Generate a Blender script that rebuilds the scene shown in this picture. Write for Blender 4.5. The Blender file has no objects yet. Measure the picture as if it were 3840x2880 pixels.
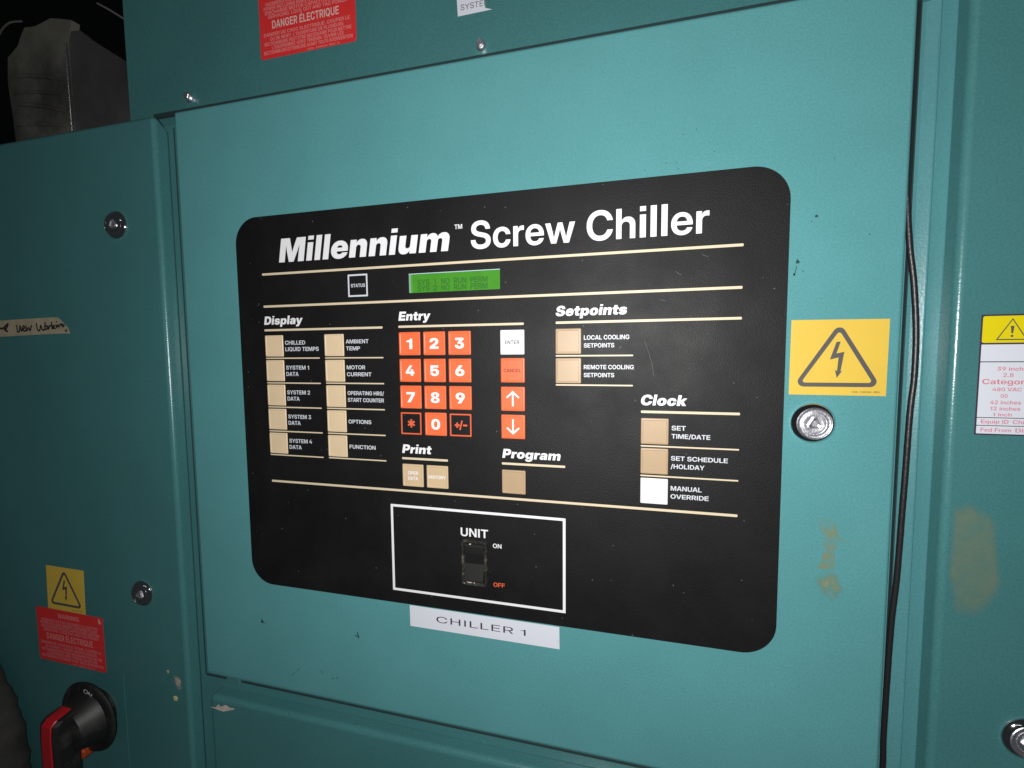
import bpy, bmesh, math, random
from mathutils import Vector, Matrix, geometry
random.seed(7)
S = bpy.context.scene
COL = S.collection
U = 0.001                      # everything below is written in millimetres

# ---------------------------------------------------------------- camera, world, lamp, exposure
cam_d = bpy.data.cameras.new('camera'); cam = bpy.data.objects.new('camera', cam_d); COL.objects.link(cam)
cam_d.sensor_width = 36.0; cam_d.lens = 16.002; cam_d.clip_start = 0.005; cam_d.clip_end = 50
yaw, pitch, roll = 0.256608, -0.0712334, 0.00896847
Rm = Matrix.Rotation(yaw, 3, 'Z') @ Matrix.Rotation(pitch, 3, 'X') @ Matrix.Rotation(roll, 3, 'Y')
right, fwd, up = Rm.col[0], Rm.col[1], Rm.col[2]
M4 = Matrix((right, up, -fwd)).transposed().to_4x4()
CAM = Vector((310.42, -307.50, 193.81))
M4.translation = CAM * U
cam.matrix_world = M4
S.camera = cam

W = bpy.data.worlds.new('World'); S.world = W; W.use_nodes = True
bg = W.node_tree.nodes['Background']
bg.inputs[0].default_value = (0.80, 0.92, 1.0, 1); bg.inputs[1].default_value = 0.022

# the phone's flash, a small bright disc beside the lens
fl = bpy.data.lights.new('flash', 'POINT'); fl.energy = 7.5; fl.shadow_soft_size = 0.0045
fl.color = (1.0, 0.985, 0.965)
flo = bpy.data.objects.new('flash', fl); COL.objects.link(flo)
flo.location = Vector((300, -331, 204)) * U
# the plant room's own tube light, a long way behind and to the left, faint
tb = bpy.data.lights.new('tube_light', 'AREA'); tb.shape = 'RECTANGLE'; tb.size = 1.2; tb.size_y = 0.05
tb.energy = 0.7; tb.color = (0.92, 1.0, 0.95)
tbo = bpy.data.objects.new('tube_light', tb); COL.objects.link(tbo)
tbo.location = Vector((-100, -2200, 1500)) * U
tbo.rotation_euler = (Vector((0, 0, 200)) * U - tbo.location).to_track_quat('-Z', 'Y').to_euler()

vs = S.view_settings
vs.view_transform = 'Standard'; vs.look = 'None'; vs.exposure = 0.0; vs.gamma = 1.0
S.cycles.max_bounces = 8; S.cycles.glossy_bounces = 5
S.cycles.caustics_reflective = True; S.cycles.blur_glossy = 0.3

# ---------------------------------------------------------------- materials
def mat(name, col, rough=0.5, metal=0.0, spec=0.5, bump=0.0, bscale=900, mottle=0.0, mscale=30,
        dirt=None, dscale=12, emit=0.0, rvar=0.0, grain=0.0, coat=0.0, alpha_noise=None):
    m = bpy.data.materials.new(name); m.use_nodes = True
    nt = m.node_tree; b = nt.nodes['Principled BSDF']
    b.inputs['Base Color'].default_value = (*col, 1)
    b.inputs['Roughness'].default_value = rough
    b.inputs['Metallic'].default_value = metal
    b.inputs['Specular IOR Level'].default_value = spec
    if coat: b.inputs['Coat Weight'].default_value = coat; b.inputs['Coat Roughness'].default_value = 0.08
    if emit:
        b.inputs['Emission Color'].default_value = (*col, 1); b.inputs['Emission Strength'].default_value = emit
    tc = nt.nodes.new('ShaderNodeTexCoord')
    geo = nt.nodes.new('ShaderNodeNewGeometry')
    def noise(scale, detail=3, rough_=0.55):
        n = nt.nodes.new('ShaderNodeTexNoise'); n.inputs['Scale'].default_value = scale
        n.inputs['Detail'].default_value = detail; n.inputs['Roughness'].default_value = rough_
        nt.links.new(geo.outputs['Position'], n.inputs['Vector']); return n
    src = None
    if mottle:
        n = noise(mscale, 5, 0.62)
        mr = nt.nodes.new('ShaderNodeMapRange'); mr.inputs['From Min'].default_value = 0.3; mr.inputs['From Max'].default_value = 0.7
        mr.inputs['To Min'].default_value = 1 - mottle; mr.inputs['To Max'].default_value = 1 + mottle
        nt.links.new(n.outputs['Fac'], mr.inputs['Value'])
        vm = nt.nodes.new('ShaderNodeVectorMath'); vm.operation = 'SCALE'; vm.inputs[0].default_value = col
        nt.links.new(mr.outputs[0], vm.inputs['Scale'])
        nt.links.new(vm.outputs[0], b.inputs['Base Color']); src = vm.outputs[0]
    if grain:                      # fine powder-coat speckle
        n = noise(750, 2, 0.7)
        mr = nt.nodes.new('ShaderNodeMapRange'); mr.inputs['From Min'].default_value = 0.25; mr.inputs['From Max'].default_value = 0.75
        mr.inputs['To Min'].default_value = 1 - grain; mr.inputs['To Max'].default_value = 1 + grain
        nt.links.new(n.outputs['Fac'], mr.inputs['Value'])
        vm = nt.nodes.new('ShaderNodeVectorMath'); vm.operation = 'SCALE'
        if src: nt.links.new(src, vm.inputs[0])
        else: vm.inputs[0].default_value = col
        nt.links.new(mr.outputs[0], vm.inputs['Scale'])
        nt.links.new(vm.outputs[0], b.inputs['Base Color']); src = vm.outputs[0]
    if dirt:
        dcol, lo, hi, amt = dirt
        n = noise(dscale, 6, 0.65)
        mr = nt.nodes.new('ShaderNodeMapRange'); mr.inputs['From Min'].default_value = lo; mr.inputs['From Max'].default_value = hi
        mr.inputs['To Max'].default_value = amt
        nt.links.new(n.outputs['Fac'], mr.inputs['Value'])
        mx = nt.nodes.new('ShaderNodeMix'); mx.data_type = 'RGBA'
        nt.links.new(mr.outputs[0], mx.inputs['Factor'])
        if src: nt.links.new(src, mx.inputs['A'])
        else: mx.inputs['A'].default_value = (*col, 1)
        mx.inputs['B'].default_value = (*dcol, 1)
        nt.links.new(mx.outputs['Result'], b.inputs['Base Color']); src = mx.outputs['Result']
    if rvar:
        n = noise(22, 6, 0.6)
        mr = nt.nodes.new('ShaderNodeMapRange'); mr.inputs['From Min'].default_value = 0.3; mr.inputs['From Max'].default_value = 0.7
        mr.inputs['To Min'].default_value = rough - rvar; mr.inputs['To Max'].default_value = rough + rvar
        nt.links.new(n.outputs['Fac'], mr.inputs['Value']); nt.links.new(mr.outputs[0], b.inputs['Roughness'])
    if bump:
        n = noise(bscale, 2, 0.5)
        bp = nt.nodes.new('ShaderNodeBump'); bp.inputs['Strength'].default_value = bump; bp.inputs['Distance'].default_value = 0.0004
        nt.links.new(n.outputs['Fac'], bp.inputs['Height']); nt.links.new(bp.outputs[0], b.inputs['Normal'])
    if alpha_noise:
        sc, lo, hi = alpha_noise[:3]; amx = alpha_noise[3] if len(alpha_noise) > 3 else 1.0
        n = noise(sc, 7, 0.72)
        mr = nt.nodes.new('ShaderNodeMapRange'); mr.inputs['From Min'].default_value = lo; mr.inputs['From Max'].default_value = hi; mr.inputs['To Max'].default_value = amx
        nt.links.new(n.outputs['Fac'], mr.inputs['Value'])
        at = nt.nodes.new('ShaderNodeAttribute'); at.attribute_name = 'fade'
        mu = nt.nodes.new('ShaderNodeMath'); mu.operation = 'MULTIPLY'
        nt.links.new(mr.outputs[0], mu.inputs[0]); nt.links.new(at.outputs['Fac'], mu.inputs[1])
        nt.links.new(mu.outputs[0], b.inputs['Alpha'])
    return m

def overlay_material():
    m = mat('black_faceplate', (0.004, 0.004, 0.0046), 0.57, spec=0.30, bump=0.42, bscale=1500, rvar=0.07)
    nt = m.node_tree; b = nt.nodes['Principled BSDF']
    geo = next(n for n in nt.nodes if n.type == 'NEW_GEOMETRY')
    # sparse pale dust specks and a light greasy bloom
    v = nt.nodes.new('ShaderNodeTexVoronoi'); v.inputs['Scale'].default_value = 150
    nt.links.new(geo.outputs['Position'], v.inputs['Vector'])
    r = nt.nodes.new('ShaderNodeMapRange'); r.inputs['From Min'].default_value = 0.03; r.inputs['From Max'].default_value = 0.085
    r.inputs['To Min'].default_value = 1; r.inputs['To Max'].default_value = 0
    nt.links.new(v.outputs['Distance'], r.inputs['Value'])
    sep = nt.nodes.new('ShaderNodeSeparateColor'); nt.links.new(v.outputs['Color'], sep.inputs[0])
    g = nt.nodes.new('ShaderNodeMath'); g.operation = 'GREATER_THAN'; g.inputs[1].default_value = 0.74
    nt.links.new(sep.outputs[0], g.inputs[0])
    mu = nt.nodes.new('ShaderNodeMath'); mu.operation = 'MULTIPLY'
    nt.links.new(r.outputs[0], mu.inputs[0]); nt.links.new(g.outputs[0], mu.inputs[1])
    n = nt.nodes.new('ShaderNodeTexNoise'); n.inputs['Scale'].default_value = 26; n.inputs['Detail'].default_value = 7; n.inputs['Roughness'].default_value = 0.68
    nt.links.new(geo.outputs['Position'], n.inputs['Vector'])
    r2 = nt.nodes.new('ShaderNodeMapRange'); r2.inputs['From Min'].default_value = 0.42; r2.inputs['From Max'].default_value = 0.72
    r2.inputs['To Max'].default_value = 0.006
    nt.links.new(n.outputs['Fac'], r2.inputs['Value'])
    ad = nt.nodes.new('ShaderNodeMath'); ad.operation = 'MULTIPLY_ADD'; ad.inputs[1].default_value = 0.20
    nt.links.new(mu.outputs[0], ad.inputs[0]); nt.links.new(r2.outputs[0], ad.inputs[2])
    mx = nt.nodes.new('ShaderNodeMix'); mx.data_type = 'RGBA'
    mx.inputs['A'].default_value = (0.004, 0.004, 0.0046, 1); mx.inputs['B'].default_value = (0.55, 0.55, 0.56, 1)
    nt.links.new(ad.outputs[0], mx.inputs['Factor']); nt.links.new(mx.outputs['Result'], b.inputs['Base Color'])
    return m

M = {
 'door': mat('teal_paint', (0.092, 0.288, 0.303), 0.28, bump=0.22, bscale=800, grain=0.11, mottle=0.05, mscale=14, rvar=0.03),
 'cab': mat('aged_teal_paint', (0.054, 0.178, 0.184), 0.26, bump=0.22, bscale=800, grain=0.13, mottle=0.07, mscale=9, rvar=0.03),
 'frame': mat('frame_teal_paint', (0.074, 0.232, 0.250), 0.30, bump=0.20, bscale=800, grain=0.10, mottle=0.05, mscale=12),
 'face': overlay_material(),
 'white': mat('white_print', (0.80, 0.80, 0.83), 0.5),
 'grey': mat('grey_print', (0.62, 0.65, 0.70), 0.5),
 'cream': mat('cream_print', (0.66, 0.56, 0.39), 0.5),
 'beige': mat('beige_key', (0.43, 0.305, 0.18), 0.45, mottle=0.04, mscale=60, bump=0.05),
 'cream_key': mat('cream_key', (0.70, 0.545, 0.355), 0.45, mottle=0.04, mscale=60, bump=0.05),
 'tan_key': mat('tan_key', (0.58, 0.43, 0.265), 0.45, mottle=0.04, mscale=60, bump=0.05),
 'orange': mat('orange_key', (0.80, 0.145, 0.048), 0.42, mottle=0.04, mscale=60),
 'orangeprint': mat('orange_print', (0.70, 0.11, 0.04), 0.5),
 'whitekey': mat('white_key', (0.80, 0.80, 0.82), 0.42),
 'darkprint': mat('dark_print', (0.006, 0.006, 0.008), 0.5),
 'redprint': mat('dark_red_print', (0.13, 0.006, 0.004), 0.5),
 'lcd': mat('green_lcd', (0.050, 0.215, 0.020), 0.25, emit=0.24, mottle=0.10, mscale=70),
 'lcdtext': mat('lcd_segments', (0.028, 0.125, 0.022), 0.3, emit=0.16),
 'lcdwall': mat('window_edge', (0.45, 0.62, 0.66), 0.4),
 'blackplastic': mat('black_plastic', (0.022, 0.022, 0.020), 0.30, bump=0.35, bscale=700, dirt=((0.20, 0.17, 0.12), 0.50, 0.72, 0.6), dscale=190),
 'rocker': mat('rocker_plastic', (0.013, 0.013, 0.013), 0.45, spec=0.4, bump=0.15, bscale=1500),
 'chrome': mat('chrome', (0.80, 0.80, 0.82), 0.07, metal=1.0, bump=0.05, bscale=600),
 'steel': mat('worn_steel', (0.88, 0.88, 0.94), 0.40, metal=1.0, bump=0.5, bscale=500),
 'trim': mat('bright_trim', (0.8, 0.85, 0.82), 0.20, metal=1.0),
 'yellow': mat('yellow_vinyl', (0.68, 0.47, 0.065), 0.45, mottle=0.03),
 'yellow2': mat('lemon_vinyl', (0.72, 0.60, 0.004), 0.45),
 'symbol': mat('grey_black_print', (0.085, 0.080, 0.075), 0.55),
 'red': mat('red_vinyl', (0.72, 0.030, 0.032), 0.45, mottle=0.05, mscale=60, dirt=((0.55, 0.06, 0.06), 0.5, 0.7, 0.4), dscale=80),
 'pink': mat('faded_pink_print', (0.72, 0.26, 0.25), 0.5),
 'palepink': mat('pale_heading_print', (0.72, 0.52, 0.48), 0.5),
 'rose': mat('faded_rose_print', (0.62, 0.23, 0.25), 0.5),
 'label': mat('white_label', (0.66, 0.69, 0.76), 0.42, dirt=((0.5, 0.42, 0.28), 0.62, 0.75, 0.5), dscale=55),
 'ink': mat('violet_black_ink', (0.045, 0.030, 0.060), 0.5),
 'tape': mat('masking_tape', (0.40, 0.35, 0.24), 0.8, bump=0.8, bscale=500, dirt=((0.24, 0.21, 0.13), 0.45, 0.7, 0.7), dscale=70),
 'marker': mat('marker_ink', (0.018, 0.014, 0.018), 0.6),
 'cable': mat('black_cable_sheath', (0.014, 0.014, 0.016), 0.40, bump=0.35, bscale=520),
 'gap_shadow': mat('dark_gap_shadow', (0.012, 0.032, 0.034), 0.8),  # dark colour of the painted gap shadows
 'handle': mat('black_handle', (0.010, 0.010, 0.010), 0.5, bump=0.25, bscale=900, dirt=((0.07, 0.07, 0.065), 0.5, 0.72, 0.5), dscale=45),
 'handlered': mat('red_insert', (0.42, 0.010, 0.016), 0.42),
 'handleorange': mat('orange_tab', (0.36, 0.05, 0.010), 0.5),
 'chip': mat('bare_primer', (0.50, 0.46, 0.39), 0.75, mottle=0.25, mscale=220),
 'chipyellow': mat('yellowed_blob', (0.62, 0.56, 0.26), 0.45),
 'scratch': mat('pale_scratch', (0.10, 0.10, 0.105), 0.6),
 'mark': mat('black_scuff', (0.014, 0.040, 0.045), 0.7),
 'stain': mat('brown_stain', (0.36, 0.30, 0.075), 0.6, alpha_noise=(95, 0.42, 0.66, 0.70)),
 'stain2': mat('olive_stain', (0.27, 0.30, 0.165), 0.5, alpha_noise=(34, 0.20, 0.62, 0.40)),
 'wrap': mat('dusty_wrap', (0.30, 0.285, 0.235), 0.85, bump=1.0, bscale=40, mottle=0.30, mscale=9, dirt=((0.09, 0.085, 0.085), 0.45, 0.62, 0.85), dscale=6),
 'wrap_shaded': mat('shaded_dusty_wrap', (0.125, 0.115, 0.118), 0.85, bump=1.0, bscale=40, mottle=0.30, mscale=9),  # same wrapping, with the shade of its right face put into the colour
 'foam': mat('foam_insulation', (0.036, 0.034, 0.033), 0.95, bump=1.0, bscale=260, mottle=0.35, mscale=45),
 'wall': mat('plant_room_wall', (0.025, 0.025, 0.025), 0.9, mottle=0.2, mscale=3),
 'rod': mat('pale_rod', (0.42, 0.36, 0.33), 0.5),
}

# ---------------------------------------------------------------- object helpers
def thing(name, label, cat, loc=(0, 0, 0), group=None):
    o = bpy.data.objects.new(name, None); COL.objects.link(o)
    o.empty_display_size = 0.02
    o.location = Vector(loc) * U; o['label'] = label; o['category'] = cat
    if group: o['group'] = group
    return o

def link(name, me, parent=None, label=None):
    o = bpy.data.objects.new(name, me); COL.objects.link(o)
    if parent is not None:
        o.parent = parent; o.matrix_parent_inverse = abs_matrix(parent).inverted()
    if label: o['label'] = label
    return o

def abs_matrix(o):
    m = Matrix.Translation(o.location)
    if o.parent is not None:
        m = abs_matrix(o.parent) @ o.matrix_parent_inverse @ m
    return m

def obj(name, bm, material, parent=None, label=None, smooth=False):
    me = bpy.data.meshes.new(name)
    for f in bm.faces: f.smooth = smooth
    bm.to_mesh(me); bm.free()
    for mm in (material if isinstance(material, (list, tuple)) else [material]): me.materials.append(mm)
    return link(name, me, parent, label)

def V(bm, x, y, z): return bm.verts.new((x * U, y * U, z * U))

def rounded(x0, x1, z0, z1, r=0.0, seg=6):
    """corner list of a rounded rectangle, counter-clockwise seen from the camera side; r may be (bl, br, tr, tl)"""
    rs = r if isinstance(r, (tuple, list)) else (r,) * 4
    pts = []
    for (cx, cz, a0, q) in ((x0, z0, 180, rs[0]), (x1, z0, 270, rs[1]), (x1, z1, 0, rs[2]), (x0, z1, 90, rs[3])):
        sx = 1 if cx == x0 else -1; sz = 1 if cz == z0 else -1
        for k in range(seg + 1):
            a = math.radians(a0 + 90 * k / seg)
            pts.append((cx + sx * q + q * math.cos(a), cz + sz * q + q * math.sin(a)))
    return pts

def loops_mesh(bm, loops, cap_front=True, cap_back=False):
    """loops: list of (pts, y); consecutive loops are bridged; front cap is the first"""
    rows = [[V(bm, px, y, pz) for px, pz in pts] for pts, y in loops]
    for a, b in zip(rows, rows[1:]):
        n = len(a)
        for i in range(n):
            j = (i + 1) % n
            bm.faces.new((a[i], b[i], b[j], a[j]))
    if cap_front: bm.faces.new(rows[0])
    if cap_back: bm.faces.new(list(reversed(rows[-1])))
    return rows

def plate(bm, x0, x1, z0, z1, y0, y1, r=0.0, bev=0.0, seg=6, bseg=2, back=False):
    """a plate whose front lies at y0 (nearest the camera) and back at y1, with bevelled front edge"""
    loops = []
    if bev > 0:
        for k in range(bseg + 1):
            a = math.pi / 2 * k / bseg
            ins = bev * (1 - math.sin(a)); yy = y0 + bev * (1 - math.cos(a))
            rr = tuple(max(q - ins, 0.01) for q in (r if isinstance(r, (tuple, list)) else (r,) * 4))
            loops.append((rounded(x0 + ins, x1 - ins, z0 + ins, z1 - ins, rr, seg), yy))
    else:
        loops.append((rounded(x0, x1, z0, z1, r if r else 0.01, seg), y0))
    loops.append((rounded(x0, x1, z0, z1, r if r else 0.01, seg), y1))
    loops_mesh(bm, loops, True, back)

def sheet(bm, outlines, y):
    """flat filled outline(s) with holes, facing the camera"""
    pls = [[Vector((x, z, 0)) for x, z in o] for o in outlines]
    tris = geometry.tessellate_polygon(pls)
    flat = [p for o in pls for p in o]
    vs_ = [V(bm, p.x, y, p.y) for p in flat]
    for t in tris:
        a, b, c = (flat[i] for i in t)
        cr = (b.x - a.x) * (c.y - a.y) - (b.y - a.y) * (c.x - a.x)
        if abs(cr) < 1e-9: continue
        f = (vs_[t[0]], vs_[t[1]], vs_[t[2]]) if cr > 0 else (vs_[t[2]], vs_[t[1]], vs_[t[0]])
        try: bm.faces.new(f)
        except ValueError: pass

def prism(bm, outlines, y0, y1):
    """outline extruded from y0 (front) back to y1"""
    sheet(bm, outlines, y0)
    for o in outlines:
        a = [V(bm, x, y0, z) for x, z in o]; b = [V(bm, x, y1, z) for x, z in o]
        for i in range(len(o)):
            j = (i + 1) % len(o)
            bm.faces.new((a[i], b[i], b[j], a[j]))

def lathe(bm, cx, cz, prof, seg=48):
    """profile of (radius, y) turned about the axis through (cx, cz) that points at the viewer"""
    rows = []
    for r, y in prof:
        if r <= 0.001: rows.append([V(bm, cx, y, cz)])
        else: rows.append([V(bm, cx + r * math.cos(2 * math.pi * k / seg), y, cz + r * math.sin(2 * math.pi * k / seg)) for k in range(seg)])
    for a, b in zip(rows, rows[1:]):
        for i in range(seg):
            j = (i + 1) % seg
            if len(a) == 1: bm.faces.new((a[0], b[j], b[i]))
            elif len(b) == 1: bm.faces.new((a[i], a[j], b[0]))
            else: bm.faces.new((a[i], a[j], b[j], b[i]))

def tube(bm, pts, r, seg=14, cap=True, rfun=None):
    P = [Vector(p) for p in pts]; rows = []
    prev = None
    for i, p in enumerate(P):
        t = (P[min(i + 1, len(P) - 1)] - P[max(i - 1, 0)]).normalized()
        n = Vector((0, 1, 0)) if prev is None else prev
        n = (n - t * n.dot(t)).normalized(); prev = n; b = t.cross(n)
        rr = r if rfun is None else rfun(i)
        rows.append([V(bm, *(p + (n * math.cos(a) + b * math.sin(a)) * rr)) for a in (2 * math.pi * k / seg for k in range(seg))])
    for a, b in zip(rows, rows[1:]):
        for i in range(seg):
            j = (i + 1) % seg
            bm.faces.new((a[i], a[j], b[j], b[i]))
    if cap:
        bm.faces.new(list(reversed(rows[0]))); bm.faces.new(rows[-1])

def smooth_path(pts, n=8):
    out = []
    P = [Vector(p) for p in pts]
    for i in range(len(P) - 1):
        p0, p1, p2, p3 = P[max(i - 1, 0)], P[i], P[i + 1], P[min(i + 2, len(P) - 1)]
        for k in range(n):
            t = k / n
            out.append(0.5 * ((2 * p1) + (p2 - p0) * t + (2 * p0 - 5 * p1 + 4 * p2 - p3) * t * t + (3 * p1 - p0 - 3 * p2 + p3) * t ** 3))
    out.append(P[-1]); return out

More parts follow.
